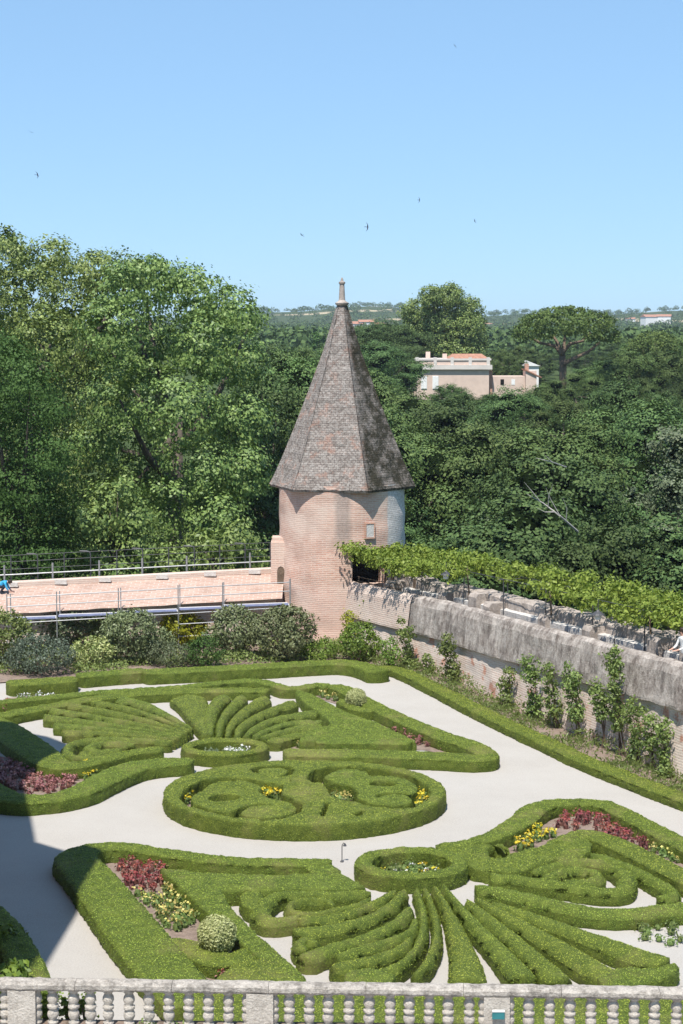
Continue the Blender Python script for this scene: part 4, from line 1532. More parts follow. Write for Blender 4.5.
balx = [5, 53, 74, 91, 109, 130, 150, 170, 190, 210, 230, 291, 311, 330, 351, 371, 392, 411, 431, 450, 471, 530, 551, 571, 592, 614, 635, 655, 677, 697, -15, -34]
HBL = 0.50
bprof = [(0.088, 0.0), (0.088, 0.035), (0.055, 0.05), (0.07, 0.075), (0.093, 0.12), (0.09, 0.165), (0.066, 0.2), (0.06, 0.21), (0.09, 0.225), (0.092, 0.265), (0.06, 0.28), (0.07, 0.3), (0.094, 0.345), (0.09, 0.39), (0.064, 0.43), (0.055, 0.45), (0.085, 0.46), (0.085, HBL)]
b0 = None
for i, px in enumerate(balx):
    p = bpx(px)
    if b0 is None:
        mb = MB().lathe([(r_ * 0.86, z) for r_, z in bprof], (0, 0, 0), 20)
        V = np.concatenate(mb.v)
        mb.v = [V + (vnoise(V * 22, 6) - 0.5)[:, None] * 0.012]
        b0 = mb.build('baluster', M['balu'], bal, smooth=True)
        o = b0
    else:
        o = b0.copy()
        COL.objects.link(o)
        o.parent = bal
    o.location = (p[0] - bo[0], p[1] - bo[1], p[2] - 0.122 - HBL - bo[2])
    o.rotation_euler = (0, 0, i * 1.3)
    o.scale = (1 + 0.04 * math.sin(i * 3.1), 1 + 0.04 * math.sin(i * 3.1), 1)
for px, w_ in posts:
    p = bpx(px)
    ww = w_ * BY * 1.07 / F_PX
    pb = MB().box((p[0], p[1], p[2] - 0.122 - HBL / 2), (ww, 0.24, HBL - 0.002), brz)
    post = pb.build('post', M['balu'], bal, origin=bo)
    for sgn in (-1, 1):
        hb_ = MB().lathe([(r * 0.8, z) for r, z in bprof], (p[0] + bd[0] * sgn * ww / 2, p[1] + bd[1] * sgn * ww / 2, p[2] - 0.122 - HBL), 16)
        hb_.build('half_baluster', M['balu'], bal, origin=bo, smooth=True)
a, b = bpx(-400), bpx(1100)
c_ = (a + b) / 2
L_ = np.linalg.norm((b - a)[:2])
pz = c_[2] - 0.122 - HBL
MB().box((c_[0], c_[1], pz - 0.09), (L_, 0.36, 0.18), brz).build('plinth', M['plinth'], bal, origin=bo)
tw = tag(MB().box((c_[0], c_[1] - 0.15, (pz - 0.18) / 2 - 0.02), (L_, 0.5, pz - 0.18), brz).build('terrace_wall', M['brick_wall'], origin=(c_[0], c_[1], 0)), 'brick terrace wall that carries the stone balustrade', 'wall')
tfl = MB().box((c_[0], c_[1] - 10.5, pz - 0.5), (L_, 20, 0.3), brz).build('terrace', M['gravel'])
tag(tfl, kind='structure')
# small information panel on the middle right post
p = bpx(499)
ip = tag(empty('info_panel', (p[0], p[1] - 0.14, p[2] - 0.36)), 'small teal and white information panel on the right stone post of the balustrade', 'sign')
MB().box((0, -0.02, 0.0), (0.17, 0.02, 0.10)).build('panel', plain('teal_panel', (0.03, 0.16, 0.17), 0.4), ip)
MB().box((0, -0.022, 0.065), (0.17, 0.03, 0.024)).build('top_edge', M['whitep'], ip)
MB().box((0, -0.005, 0.01), (0.06, 0.02, 0.06)).build('bracket', M['darkmetal'], ip)


# ------------------------------------------------------------------ foliage tools
def lobe_leaves(lobes, dens, clump_r, k, size, jit=0.55, up=0.35, inner=0.15, flat=0.7, keep_low=0.0):
    """leaves gathered in clumps over the skins of overlapping lobes (x, y, z, rx, ry, rz)"""
    L = np.array(lobes, float)
    Cs, Os = [], []
    for i, (x, y, z, a, b, c) in enumerate(L):
        r = (a * b * c) ** (1 / 3)
        n = max(6, int(dens * 4 * math.pi * r * r))
        d = rng.normal(0, 1, (n, 3))
        d /= np.linalg.norm(d, axis=1)[:, None]
        if keep_low:
            d = d[(d[:, 2] > -0.55) | (rng.random(n) < keep_low)]
        rad = rng.uniform(0.82, 1.08, len(d))
        m = rng.random(len(d)) < inner
        rad[m] = rng.uniform(0.35, 0.8, m.sum())
        P = np.array([x, y, z]) + d * np.array([a, b, c]) * rad[:, None]
        ok = np.ones(len(P), bool)
        for j, (x2, y2, z2, a2, b2, c2) in enumerate(L):
            if j != i:
                q = (P - np.array([x2, y2, z2])) / np.array([a2, b2, c2])
                ok &= (q * q).sum(1) > 0.62
        Cs.append(P[ok])
        Os.append(d[ok])
    C, O = np.concatenate(Cs), np.concatenate(Os)
    kk = k
    P = np.repeat(C, kk, 0)
    N = np.repeat(O, kk, 0)
    cr = clump_r * np.repeat(rng.uniform(0.6, 1.4, len(C)), kk)[:, None]
    off = rng.normal(0, 0.55, (len(P), 3)) * cr
    off[:, 2] *= flat
    P = P + off
    N = N * 0.9 + np.array([0, 0, up * 0.6]) + off / (cr + 1e-6) * 0.4
    N[:, 2] = np.where(N[:, 2] < 0, N[:, 2] * 0.12, N[:, 2])      # leaves under a bough hang steep
    N /= np.linalg.norm(N, axis=1)[:, None] + 1e-9
    return leaf_quads(P, N, size, jit, 0.62)


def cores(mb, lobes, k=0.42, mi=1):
    """near-black cores inside each bough, painting the shade of its gaps"""
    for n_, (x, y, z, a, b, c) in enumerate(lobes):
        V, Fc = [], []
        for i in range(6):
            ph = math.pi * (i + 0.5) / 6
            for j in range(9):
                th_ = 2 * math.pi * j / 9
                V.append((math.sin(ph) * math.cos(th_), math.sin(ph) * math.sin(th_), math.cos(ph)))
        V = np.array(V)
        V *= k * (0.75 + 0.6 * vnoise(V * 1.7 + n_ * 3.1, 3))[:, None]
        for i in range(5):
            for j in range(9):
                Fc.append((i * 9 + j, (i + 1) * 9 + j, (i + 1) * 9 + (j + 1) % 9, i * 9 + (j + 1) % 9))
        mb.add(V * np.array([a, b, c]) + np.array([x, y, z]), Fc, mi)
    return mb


def limb_mesh(mb, base, top, r0, targets, n=7):
    base, top = np.array(base, float), np.array(top, float)
    mid = (base + top) / 2 + np.array([rng.uniform(-.2, .2), rng.uniform(-.2, .2), 0])
    mb.tube([base, base * 0.85 + mid * 0.15, mid, top], [r0 * 1.35, r0, r0 * 0.8, r0 * 0.45], n)
    for t in targets:
        t = np.array(t, float)
        k = rng.uniform(0.45, 0.95)
        st = mid * (1 - k) + top * k
        m_ = (st + t) / 2 + np.array([0, 0, -0.1 * np.linalg.norm(t - st)])
        mb.tube([st, m_, t], [r0 * 0.42, r0 * 0.28, r0 * 0.08], 6)


def make_tree(name, loc, lobes, mat, label, cat='tree', group=None, trunk_r=0.3, dens=1.2, clump_r=0.6, k=14, size=0.16, trunk_top=None, bare=(), **kw):
    """lobes relative to loc"""
    t = tag(empty(name, loc), label, cat, group)
    kw_core = kw.pop('core', 0)
    q, f = lobe_leaves(lobes, dens, clump_r, k, size, **kw)
    core = kw_core
    mbc = MB().add(q, f)
    if core:
        zt_ = np.percentile([l[2] for l in lobes], core)
        cores(mbc, [l for l in lobes if l[2] <= zt_])
    mbc.build('crown', [mat, M['shade_core']], t, autouv=False)
    L = np.array(lobes)
    cen = L[:, :3].mean(0)
    top = trunk_top if trunk_top is not None else (cen[0], cen[1], cen[2])
    mb = MB()
    idx = rng.choice(len(L), min(7, len(L)), replace=False)
    limb_mesh(mb, (0, 0, -0.3), top, trunk_r, [L[i, :3] for i in idx])
    mb.build('trunk', M['bark'], t, smooth=True)
    return t


def px_lobes(lst, D, base, depth=3.0, seed=0, back=True):
    """lobes from picture circles on a plane at distance D, with real depth"""
    rs_ = np.random.default_rng(seed)
    out = []
    for px, py, r in lst:
        y = D + rs_.uniform(-depth, depth)
        p = at_y(px, py, y)
        rm = r * 0.92 * y / F_PX
        out.append((*(p - base), rm, rm * 1.1, rm * 0.92))
        if back:
            p2 = at_y(px + rs_.uniform(-8, 8), py + rs_.uniform(-4, 10), D + depth + rm * 1.2)
            out.append((*(p2 - base), rm * 0.95, rm, rm * 0.85))
    return out


# ------------------------------------------------------------------ big trees on the left
def tz(x, y):
    return float(terrain(np.array([x]), np.array([y]))[0])


def left_tree(name, basepx, D, lst, mat, label, **kw):
    x = at_y(basepx, 500, D)[0]
    base = np.array([x, D + 1.0, tz(x, D + 1.0)])
    lobes = px_lobes(lst, D, base, seed=int(basepx) + 3, depth=kw.pop('depth', 5.0))
    return make_tree(name, tuple(base), lobes, mat, label, **kw)


left_tree('plane_tree', 175, 104, [(150, 288, 34), (195, 292, 32), (228, 312, 30), (160, 270, 20), (120, 290, 30), (205, 345, 42), (245, 318, 17), (150, 350, 46), (110, 330, 36), (238, 360, 30), (120, 400, 42), (180, 410, 46), (238, 420, 36), (140, 455, 42), (200, 470, 42), (243, 470, 32), (100, 440, 30), (165, 505, 36), (215, 520, 36), (110, 500, 36), (160, 560, 34), (215, 568, 30), (255, 555, 26), (105, 562, 34)],
          M['l_plane'], 'largest plane tree, with a broad light green crown, nearest the tower on its left', trunk_r=0.7, dens=1.15, clump_r=0.5, k=40, size=0.104, jit=0.32, inner=0.14)
left_tree('plane_tree', 35, 110, [(14, 258, 26), (48, 266, 30), (90, 276, 32), (25, 300, 40), (70, 312, 40), (118, 268, 20), (136, 272, 18), (10, 240, 14), (50, 345, 42), (0, 320, 40), (92, 350, 38), (-30, 290, 40), (40, 395, 45), (-20, 380, 45), (90, 400, 40), (20, 450, 45), (70, 460, 40), (-20, 250, 28), (60, 520, 45), (10, 520, 45)],
          M['l_plane'], 'tall plane tree at the left edge, its top the highest of all the trees', trunk_r=0.7, dens=1.1, clump_r=0.5, k=38, size=0.104, jit=0.32, inner=0.14)
left_tree('plane_tree', 120, 95, [(110, 505, 26), (92, 520, 22), (132, 520, 24), (100, 545, 26), (135, 550, 24), (118, 492, 16), (88, 552, 20), (120, 580, 26)],
          M['l_plane'], 'low rounded light green plane tree just behind the fence, left of centre', trunk_r=0.3, dens=1.7, clump_r=0.5, k=24, size=0.115, depth=1.2, jit=0.34, inner=0.3)
left_tree('plane_tree', 225, 95.5, [(205, 545, 22), (235, 540, 24), (190, 565, 22), (225, 570, 26), (255, 560, 20), (170, 562, 18)],
          M['l_plane'], 'low light green plane tree behind the fence beside the tower', trunk_r=0.3, dens=1.6, clump_r=0.5, k=24, size=0.115, depth=1.2, jit=0.34, inner=0.3)
left_tree('robinia_tree', 15, 94, [(6, 362, 30), (30, 385, 30), (0, 410, 40), (48, 410, 22), (20, 440, 36), (52, 455, 24), (0, 480, 40), (40, 490, 34), (60, 515, 20), (10, 535, 40), (50, 550, 30), (-25, 450, 40), (-20, 540, 40), (15, 580, 40), (-15, 345, 26), (60, 585, 24)],
          M['l_robinia'], 'dark fine leaved robinia tree at the left edge, in front of the plane trees', trunk_r=0.4, dens=1.7, clump_r=0.75, k=40, size=0.08, flat=0.35, depth=2.0, jit=0.3, inner=0.3)
left_tree('plane_tree', 262, 118, [(262, 395, 24), (278, 400, 18), (250, 430, 34), (275, 440, 24), (268, 480, 30), (255, 520, 34), (280, 470, 20)],
          M['l_wood'], 'darker slim tree squeezed between the large plane tree and the tower', trunk_r=0.35, dens=1.4, clump_r=0.6, k=22, size=0.12, jit=0.42)

# ------------------------------------------------------------------ woodland behind the tower and the wall
def proto_lobes(seed, R_, H_, n=13, low=0.25):
    r_ = np.random.default_rng(seed)
    out = []
    for i in range(n):
        t = i / (n - 1)
        z = H_ * (low + (0.9 - low) * t)
        w = R_ * math.sin(math.pi * (0.22 + 0.66 * t)) ** 0.8
        a = i * 2.4 + r_.uniform(-.4, .4)
        rr = w * r_.uniform(0.5, 0.92) if i < n - 1 else 0
        s = R_ * r_.uniform(0.27, 0.47)
        out.append((rr * math.cos(a), rr * math.sin(a), z, s, s, s * r_.uniform(0.7, 0.95)))
    return out


PROTO = {}


def proto(kind):
    if kind in PROTO:
        return PROTO[kind]
    spec = {'wood_a': (1, 5.2, 14, M['l_wood'], 0.16), 'wood_b': (2, 5.0, 13, M['l_wood'], 0.16), 'wood_c': (3, 4.2, 15, M['l_wood'], 0.15),
            'light': (4, 4.6, 13, M['l_light'], 0.15), 'light_b': (6, 5.0, 13, M['l_light'], 0.14), 'grey': (5, 4.2, 14, M['l_grey'], 0.15)}[kind]
    sd, R_, H_, mat, sz_ = spec
    q, f = lobe_leaves(proto_lobes(sd, R_, H_, 15), 1.6, 0.48, 44, sz_ * 0.55, inner=0.22, jit=0.32, up=0.25)
    crown = cores(MB().add(q, f), proto_lobes(sd, R_, H_, 15), 0.5).build('crown', [mat, M['shade_core']], autouv=False)
    mb = MB()
    limb_mesh(mb, (0, 0, -1), (0, 0, H_ * 0.7), 0.28, [(p[0], p[1], p[2]) for p in proto_lobes(sd, R_, H_)[::2]])
    tr = mb.build('trunk', M['bark'], smooth=True)
    PROTO[kind] = (crown.data, tr.data, R_, H_)
    bpy.data.objects.remove(crown)
    bpy.data.objects.remove(tr)
    return PROTO[kind]


def put_tree(kind, px, top_py, D, label, group, wscale=1.0, name='tree', rz=None, minh=None):
    cr_, tr_, R_, H_ = proto(kind)
    p = at_y(px, top_py, D)
    b = tz(p[0], D)
    h = max(p[2] - b, 4.0)
    t = tag(empty(name, (p[0], D, b), rng.uniform(0, 6.28) if rz is None else rz), label, 'tree', group)
    sz_ = h / (H_ * 1.0)
    sw = min(max(sz_, 0.55), 1.25) * wscale
    if h > H_ * 1.5:
        sw *= 1.0
    for d, n_ in ((cr_, 'crown'), (tr_, 'trunk')):
        o = bpy.data.objects.new(n_, d)
        COL.objects.link(o)
        o.parent = t
    t.scale = (sw, sw, sz_)
    return t


random.seed(11)
GW = 'woodland trees on the far bank'
wl_lab = {'wood_a': 'dark green broadleaf tree, one of the dense woodland beyond the garden wall', 'wood_b': 'dark green broadleaf tree, one of the dense woodland beyond the garden wall',
          'wood_c': 'dark green broadleaf tree, one of the dense woodland beyond the garden wall', 'light': 'mid green tree with feathery crown, one of the woodland beyond the garden wall',
          'light_b': 'mid green tree with feathery crown, one of the woodland beyond the garden wall', 'grey': 'grey green tree, one of those in the woodland beyond the wall at right'}
rows = [(97, 415, 720, 528, 36, 58), (112, 400, 730, 488, 36, 66), (130, 390, 730, 452, 32, 68), (152, 385, 730, 428, 26, 66), (182, 390, 730, 408, 18, 60), (225, 395, 730, 395, 12, 50), (275, 400, 730, 385, 8, 42)]
cnt = 0
for D, x0, x1, ty, jit, step in rows:
    x = x0 + random.uniform(0, 10)
    while x < x1:
        k_ = random.choices(['wood_a', 'wood_b', 'wood_c', 'light', 'light_b', 'grey'], [4, 3, 3, 2, 2, 2.2 if x > 540 and D < 160 else 0.1])[0]
        yy = ty + random.uniform(-jit, jit)
        yy -= 22 * smooth(560, 680, x) if D > 110 else 0
        if 388 < x < 548 and yy < 399 and D < 320:
            yy = 397 + random.uniform(-4, 12) - (10 if x > 445 else 0)
        put_tree(k_, x, yy, D + random.uniform(-4, 4), wl_lab[k_], GW + ' ' + ('grey' if k_ == 'grey' else 'light' if 'light' in k_ else 'dark'), wscale=random.uniform(1.05, 1.4))
        x += step * random.uniform(0.75, 1.25)
# trees seen left of the roof, behind it and beyond
for px, ty, D, k_ in ((283, 352, 170, 'light'), (300, 362, 150, 'light'), (268, 372, 150, 'light_b'), (285, 400, 130, 'light'), (305, 345, 240, 'light_b'), (270, 345, 300, 'light'), (325, 350, 260, 'light'), (300, 395, 132, 'wood_a'), (285, 440, 122, 'wood_b')):
    put_tree(k_, px, ty, D, 'green tree seen between the tower roof and the plane trees at left', 'trees left of the tower roof', 1.1)
for px, ty, D in ((369, 327, 330), (384, 322, 340), (398, 328, 330), (396, 334, 350), (360, 340, 290), (378, 345, 260), (382, 344, 300)):
    put_tree('wood_a', px, ty, D, 'dark tree right of the tower roof tip, left of the tall mansion tree', 'dark trees beside the roof tip', 1.6)
for px, ty, D in ((372, 372, 190), (383, 388, 165), (390, 414, 150), (382, 408, 140)):
    put_tree('light', px, ty, D, 'lighter tree between the tower roof and the pink mansion', 'lighter trees left of the mansion', 1.2)
for px, ty, D in ((503, 348, 345), (518, 345, 350), (510, 352, 338)):
    put_tree('light_b', px, ty, D, 'rounded tree behind the right wing of the mansion', 'rounded trees by the mansion', 1.15)
for px, ty, D, k_ in ((470, 350, 430, 'wood_a'), (492, 352, 420, 'light'), (515, 350, 440, 'wood_b'), (540, 352, 430, 'light'), (562, 350, 450, 'wood_c'), (585, 350, 440, 'wood_a'), (606, 348, 450, 'light_b'), (480, 343, 560, 'wood_c'), (508, 342, 570, 'wood_a'), (535, 343, 560, 'wood_b'), (560, 342, 580, 'wood_a'), (590, 342, 570, 'wood_c'), (530, 376, 345, 'wood_a'), (640, 338, 330, 'light'), (672, 333, 350, 'light_b'), (615, 350, 300, 'wood_c'), (630, 352, 260, 'light'), (690, 340, 300, 'wood_b'), (600, 362, 270, 'light'), (575, 372, 240, 'light_b'), (660, 352, 260, 'light'), (622, 340, 420, 'wood_a'), (545, 384, 250, 'light'), (560, 380, 262, 'light_b')):
    put_tree(k_, px, ty, D, 'green tree on the rise around and right of the umbrella pine', 'trees around the umbrella pine', 1.5)
# dark cypress by the roof
cyp = at_y(317, 333, 420)
cb = tz(cyp[0], 420)
hh = cyp[2] - cb
make_tree('cypress', (cyp[0], 420, cb), [(0, 0, hh * t, 1.9 * (1 - t) ** 0.6 + 0.3, 1.9 * (1 - t) ** 0.6 + 0.3, hh * 0.13) for t in np.linspace(0.1, 0.92, 9)], M['l_robinia'], 'narrow dark cypress just left of the tower roof, far away', dens=1.5, clump_r=0.5, k=10, size=0.26, trunk_r=0.2)

# tall tree over the mansion
tb = at_y(442, 380, 345)
base = np.array([tb[0], 345, tz(tb[0], 345)])
make_tree('tall_tree', tuple(base), px_lobes([(440, 302, 16), (420, 312, 16), (462, 312, 15), (450, 296, 13), (430, 296, 12), (412, 308, 10), (470, 326, 14), (440, 326, 22), (418, 332, 17), (465, 340, 17), (475, 342, 10), (440, 350, 22), (415, 352, 15), (462, 358, 17)], 345, base, depth=3, seed=9), M['l_plane'],
          'tall airy green tree rising behind the pink mansion', trunk_r=0.5, dens=1.3, clump_r=0.7, k=22, size=0.19, jit=0.42)
# umbrella pine
ub = at_y(560, 375, 255)
base = np.array([ub[0], 255, tz(ub[0], 255)])
ptop = at_y(566, 308, 255)[2] - base[2]
sc_ = 255 / F_PX
pl_ = []
for px, py, rx, rz_ in ((566, 316, 26, 9), (545, 321, 22, 9), (590, 321, 22, 9), (530, 330, 15, 8), (605, 331, 13, 8), (568, 323, 34, 9), (552, 329, 20, 8), (585, 330, 22, 8), (523, 337, 9, 5), (612, 338, 8, 6), (598, 338, 12, 6), (540, 336, 12, 5)):
    p = at_y(px, py, 255) - base
    for dy in (-1, 1):
        pl_.append((p[0], p[1] + dy * rx * sc_ * 0.45, p[2], rx * sc_, rx * sc_ * 0.9, rz_ * sc_))
up = tag(empty('umbrella_pine', tuple(base)), 'umbrella pine with a flat wide crown on spreading dark limbs, right of the mansion', 'tree')
q, f = lobe_leaves(pl_, 1.9, 0.42, 18, 0.15, inner=0.2, keep_low=0.25, flat=0.6)
MB().add(q, f).build('crown', M['l_pine'], up, autouv=False)
mb = MB()
P_ = lambda px, py, dy=0: tuple(at_y(px, py, 255 + dy) - base)
mb.tube([(P_(563, 368)[0], 0, -1), P_(563, 366), P_(562, 352)], [0.6, 0.5, 0.42], 8)
for pts in ([(562, 354), (555, 346), (540, 343), (526, 335)], [(562, 354), (557, 342), (552, 334)], [(562, 353), (570, 344), (583, 341), (590, 333)], [(562, 355), (564, 345), (565, 333)], [(563, 364), (575, 358), (588, 352), (600, 342)]):
    mb.tube([P_(a, b, (i - 1) * 0.6) for i, (a, b) in enumerate(pts)], np.linspace(0.34, 0.14, len(pts)), 6)
mb.build('trunk', M['wood'], up, smooth=True)
# second, smaller umbrella pine at the right
base = np.array([at_y(655, 350, 300)[0], 300, 0.0])
base[2] = tz(base[0], 300)
pl_ = []
for px, py, rx, rz_ in ((655, 341, 20, 9), (640, 347, 14, 8), (672, 347, 15, 8), (632, 352, 9, 6), (655, 348, 20, 8), (684, 352, 10, 6)):
    p = at_y(px, py, 300) - base
    pl_.append((p[0], p[1], p[2], rx / 6, rx / 6, rz_ / 6))
make_tree('umbrella_pine', tuple(base), pl_, M['l_pine'], 'smaller rounded pine near the right edge, on the skyline of the wood', dens=2.2, clump_r=0.5, k=16, size=0.17, trunk_r=0.35)
# bare dead branches that stick out of the wood
db = tag(empty('dead_branch', tuple(at_y(556, 520, 94.5))), 'bare pale dead branch sticking out of the dark wood', 'branch')
o_ = parent_world(db)
mb = MB()
B_ = lambda px, py, d=0: np.array(at_y(px, py, 94.5 + d))
mb.tube([B_(578, 532, 1.6), B_(560, 516), B_(543, 503), B_(527, 494)], [0.07, 0.05, 0.035, 0.012], 6)
for pts in ([(560, 516), (551, 500), (546, 488)], [(548, 507), (549, 494), (553, 484)], [(540, 501), (531, 490), (524, 482)], [(566, 521), (567, 509), (563, 498)], [(554, 512), (545, 512), (537, 508)]):
    mb.tube([B_(a, b, -0.2 * i) for i, (a, b) in enumerate(pts)], [0.03, 0.02, 0.008], 5)
mb.build('branch', M['dead'], db, origin=tuple(o_))
db2 = tag(empty('dead_branch', tuple(at_y(555, 465, 103))), 'short bare grey twig in the upper wood, above the large dead branch', 'branch')
o_ = parent_world(db2)
mb = MB()
mb.tube([np.array(at_y(566, 467, 104)), np.array(at_y(552, 462, 102.6)), np.array(at_y(536, 458, 102.3))], [0.05, 0.035, 0.012], 5)
mb.tube([np.array(at_y(552, 462, 102.6)), np.array(at_y(545, 455, 102.3))], [0.03, 0.01], 5)
mb.build('branch', M['dead'], db2, origin=tuple(o_))

# ------------------------------------------------------------------ mansion on the rise
MD = 318.0
mz = lambda py: at_y(440, py, MD)[2]
mx = lambda px: at_y(px, 380, MD)[0]
man = tag(empty('mansion', (mx(450), MD, 0)), 'pink mansion with a white cornice and flat balustraded roof, half hidden by the wood', 'house')
mo = tuple(man.location)
pinkw = plain('pink_render', (0.62, 0.48, 0.40), 0.9, 0.1, var=0.1, scale=0.8)
corn = plain('pale_cornice', (0.6, 0.55, 0.5), 0.8, 0.1, var=0.1, scale=0.6)
tilem = plain('terracotta_tile', (0.36, 0.19, 0.13), 0.9, 0.1, var=0.25, scale=2.5)


def wbox(px0, px1, py0, py1, dy, depth, name, mat, parent=man, proud=0.0):
    x0, x1, z0, z1 = mx(px0), mx(px1), mz(py1), mz(py0)
    return MB().box(((x0 + x1) / 2, MD + dy + depth / 2, (z0 + z1) / 2), (x1 - x0, depth, z1 - z0)).build(name, mat, parent, origin=mo)


wbox(417, 489, 369.5, 420, 0, 9, 'wall', pinkw)
wbox(412, 416.9, 372, 420, 0.6, 8, 'wall', pinkw) if False else None
wbox(414, 492, 365, 369.4, -0.5, 10, 'cornice', corn)
wbox(416, 490, 360.5, 364.9, -0.15, 9.3, 'parapet', pinkw)
wbox(415, 491, 358.6, 360.4, -0.3, 9.6, 'coping', corn)
for px in (417, 435, 452, 470, 488):
    wbox(px - 1.6, px + 1.6, 357.2, 365.5, -0.32, 0.5, 'pier', corn)
rf = MB()
x0, x1, z0, z1 = mx(448), mx(489), mz(358.5), mz(354)
rf.add([(x0, MD + 1, z0), (x1, MD + 1, z0), (x1, MD + 8.5, z0), (x0, MD + 8.5, z0), (x0 + 1, MD + 4.5, z1), (x1 - 1, MD + 4.5, z1)], [(0, 1, 5, 4), (1, 2, 5), (2, 3, 4, 5), (3, 0, 4)])
mroof = rf.build('roof', tilem, man, origin=mo)
for px, a in ((429, 352), (446, 354)):
    wbox(px - 2.2, px + 2.2, a, 358.5, 4, 1.2, 'chimney', pinkw)
for px in (424, 435.5):
    w_ = wbox(px - 3, px + 3, 376, 389, -0.08, 0.2, 'window', M['whitep'])
    for sx_i in (-1, 1):
        MB().box((mx(px + sx_i * 1.45), MD - 0.12, (mz(376) + mz(389)) / 2), (0.4, 0.08, (mz(376) - mz(389)) * 0.92)).build('shutter', M['whitep'], w_, origin=mo)
wbox(403, 416.8, 389.5, 420, 1.5, 7, 'low_wing', pinkw)
wbox(402.5, 417, 388, 389.4, 1.3, 7.4, 'low_coping', corn)
wbox(489.2, 493, 371, 420, 1.2, 7, 'pier', M['brick_red'])
wbox(493.2, 526, 376.5, 420, 1.5, 6, 'low_wing', pinkw)
wbox(526.2, 537, 371, 420, 0.8, 5, 'gable', pinkw)
wbox(526.4, 530, 364, 371, 2.2, 1.4, 'chimney', M['brick_red'])
for px in (503, 514):
    wbox(px - 1.8, px + 1.8, 379.5, 385, 1.44, 0.2, 'window', M['black'] if px < 510 else M['whitep'])
g = MB()
x0, x1, z0, z1 = mx(525), mx(542), mz(377), mz(369)
g.add([(x0, MD + 0.5, z1), (x1, MD + 0.5, z0), (x1, MD + 6.5, z0), (x0, MD + 6.5, z1), (x0, MD + 0.5, z1 - 0.2), (x1, MD + 0.5, z0 - 0.2), (x1, MD + 6.5, z0 - 0.2), (x0, MD + 6.5, z1 - 0.2)], [(0, 1, 2, 3), (7, 6, 5, 4), (4, 5, 1, 0), (5, 6, 2, 1), (6, 7, 3, 2), (7, 4, 0, 3)])
g.build('roof', tilem, man, origin=mo)
# small white house end behind the wing
hs = tag(empty('house', (at_y(532, 362, 340)[0], 340, tz(at_y(532, 362, 340)[0], 340))), 'small white gabled house end right behind the mansion wing', 'house')
ho_ = tuple(hs.location)
zb = at_y(532, 366, 340)[2]
MB().box((ho_[0], 342, (zb + ho_[2]) / 2), (2.6, 4, zb - ho_[2])).build('wall', M['whitep'], hs, origin=ho_)
MB().add([(ho_[0] - 1.6, 339.7, zb), (ho_[0] + 1.6, 339.7, zb), (ho_[0] + 1.6, 344.3, zb), (ho_[0] - 1.6, 344.3, zb), (ho_[0] - 0.9, 339.7, zb + 1.0), (ho_[0] - 0.9, 344.3, zb + 1.0)], [(0, 1, 4), (1, 2, 5, 4), (2, 3, 5), (3, 0, 4, 5), (0, 3, 2, 1)]).build('roof', M['whitep'], hs, origin=ho_)

# ------------------------------------------------------------------ far hills: woods, fields, houses
nT = 4200
ang = rng.uniform(-0.26, 0.26, nT)
Dd = 520 * (3300 / 520) ** rng.random(nT) ** 0.8
X, Y = np.sin(ang) * Dd * 1.05, np.cos(ang) * Dd
keep = vnoise(np.column_stack([X * 0.006, Y * 0.004, X * 0]), 77) > 0.26
X, Y, Dd = X[keep], Y[keep], Dd[keep]
Z = terrain(X, Y)
kq = 90
Pc = np.repeat(np.column_stack([X, Y, Z]), kq, 0)
hgt = np.repeat(rng.uniform(5, 11, len(X)), kq)
d = rng.normal(0, 1, (len(Pc), 3))
d /= np.linalg.norm(d, axis=1)[:, None]
d[:, 2] = np.abs(d[:, 2]) * 1.1 - 0.15
P = Pc + d * np.column_stack([hgt * 0.62, hgt * 0.62, hgt * 0.6]) * rng.uniform(0.75, 1.05, (len(Pc), 1)) + np.column_stack([0 * hgt, 0 * hgt, hgt * 0.4])
q, f = leaf_quads(P, d, hgt * 0.085, 0.5, 0.8)
fw = MB().add(q, f).build('far_woods', M['l_wood'], autouv=False)
tag(fw, 'wooded hills far off on the skyline', 'woods', None, 'stuff')


def far_house(px, py, D, w, h, wallm, roofm, label):
    p = at_y(px, py, D)
    b = min(tz(p[0], D), p[2] - 1)
    t = tag(empty('house', (p[0], D, b), random.uniform(-0.5, 0.5)), label, 'house', 'houses on the far hills')
    zt_ = p[2] - b
    MB().box((0, 0, (zt_ + 0) / 2), (w, w * 0.7, zt_)).build('wall', wallm, t)
    a, c_ = w / 2 + 0.6, w * 0.35 + 0.6
    MB().add([(-a, -c_, zt_), (a, -c_, zt_), (a, c_, zt_), (-a, c_, zt_), (-a, 0, zt_ + h), (a, 0, zt_ + h)], [(0, 1, 5, 4), (1, 2, 5), (2, 3, 4, 5), (3, 0, 4), (3, 2, 1, 0)]).build('roof', roofm, t)


random.seed(3)
tl = 'pale far house with terracotta roof, '
for px, py, D, w, s_ in ((296, 331, 1900, 12, 'left of the tower roof, topmost there'), (286, 332.5, 1900, 10, 'left of the tower roof, lower one'), (356, 324, 1500, 14, 'just right of the roof tip, broadest one'), (366, 322, 1500, 12, 'right of the roof tip, second one'), (377, 324.5, 1550, 11, 'right of the roof tip, third one'),
                         (487, 325, 2300, 16, 'between the tall tree and the umbrella pine, left one'), (508, 325, 2300, 14, 'between the tall tree and the umbrella pine, right one'), (650, 317, 2100, 18, 'on the skyline near the right edge, left one'), (664, 316.5, 2100, 16, 'on the skyline near the right edge, right one'), (630, 319, 2200, 12, 'on the skyline above the pale field')):
    far_house(px, py, D, w, w * 0.16, M['whitep'] if w > 11 else corn, tilem, tl + s_)


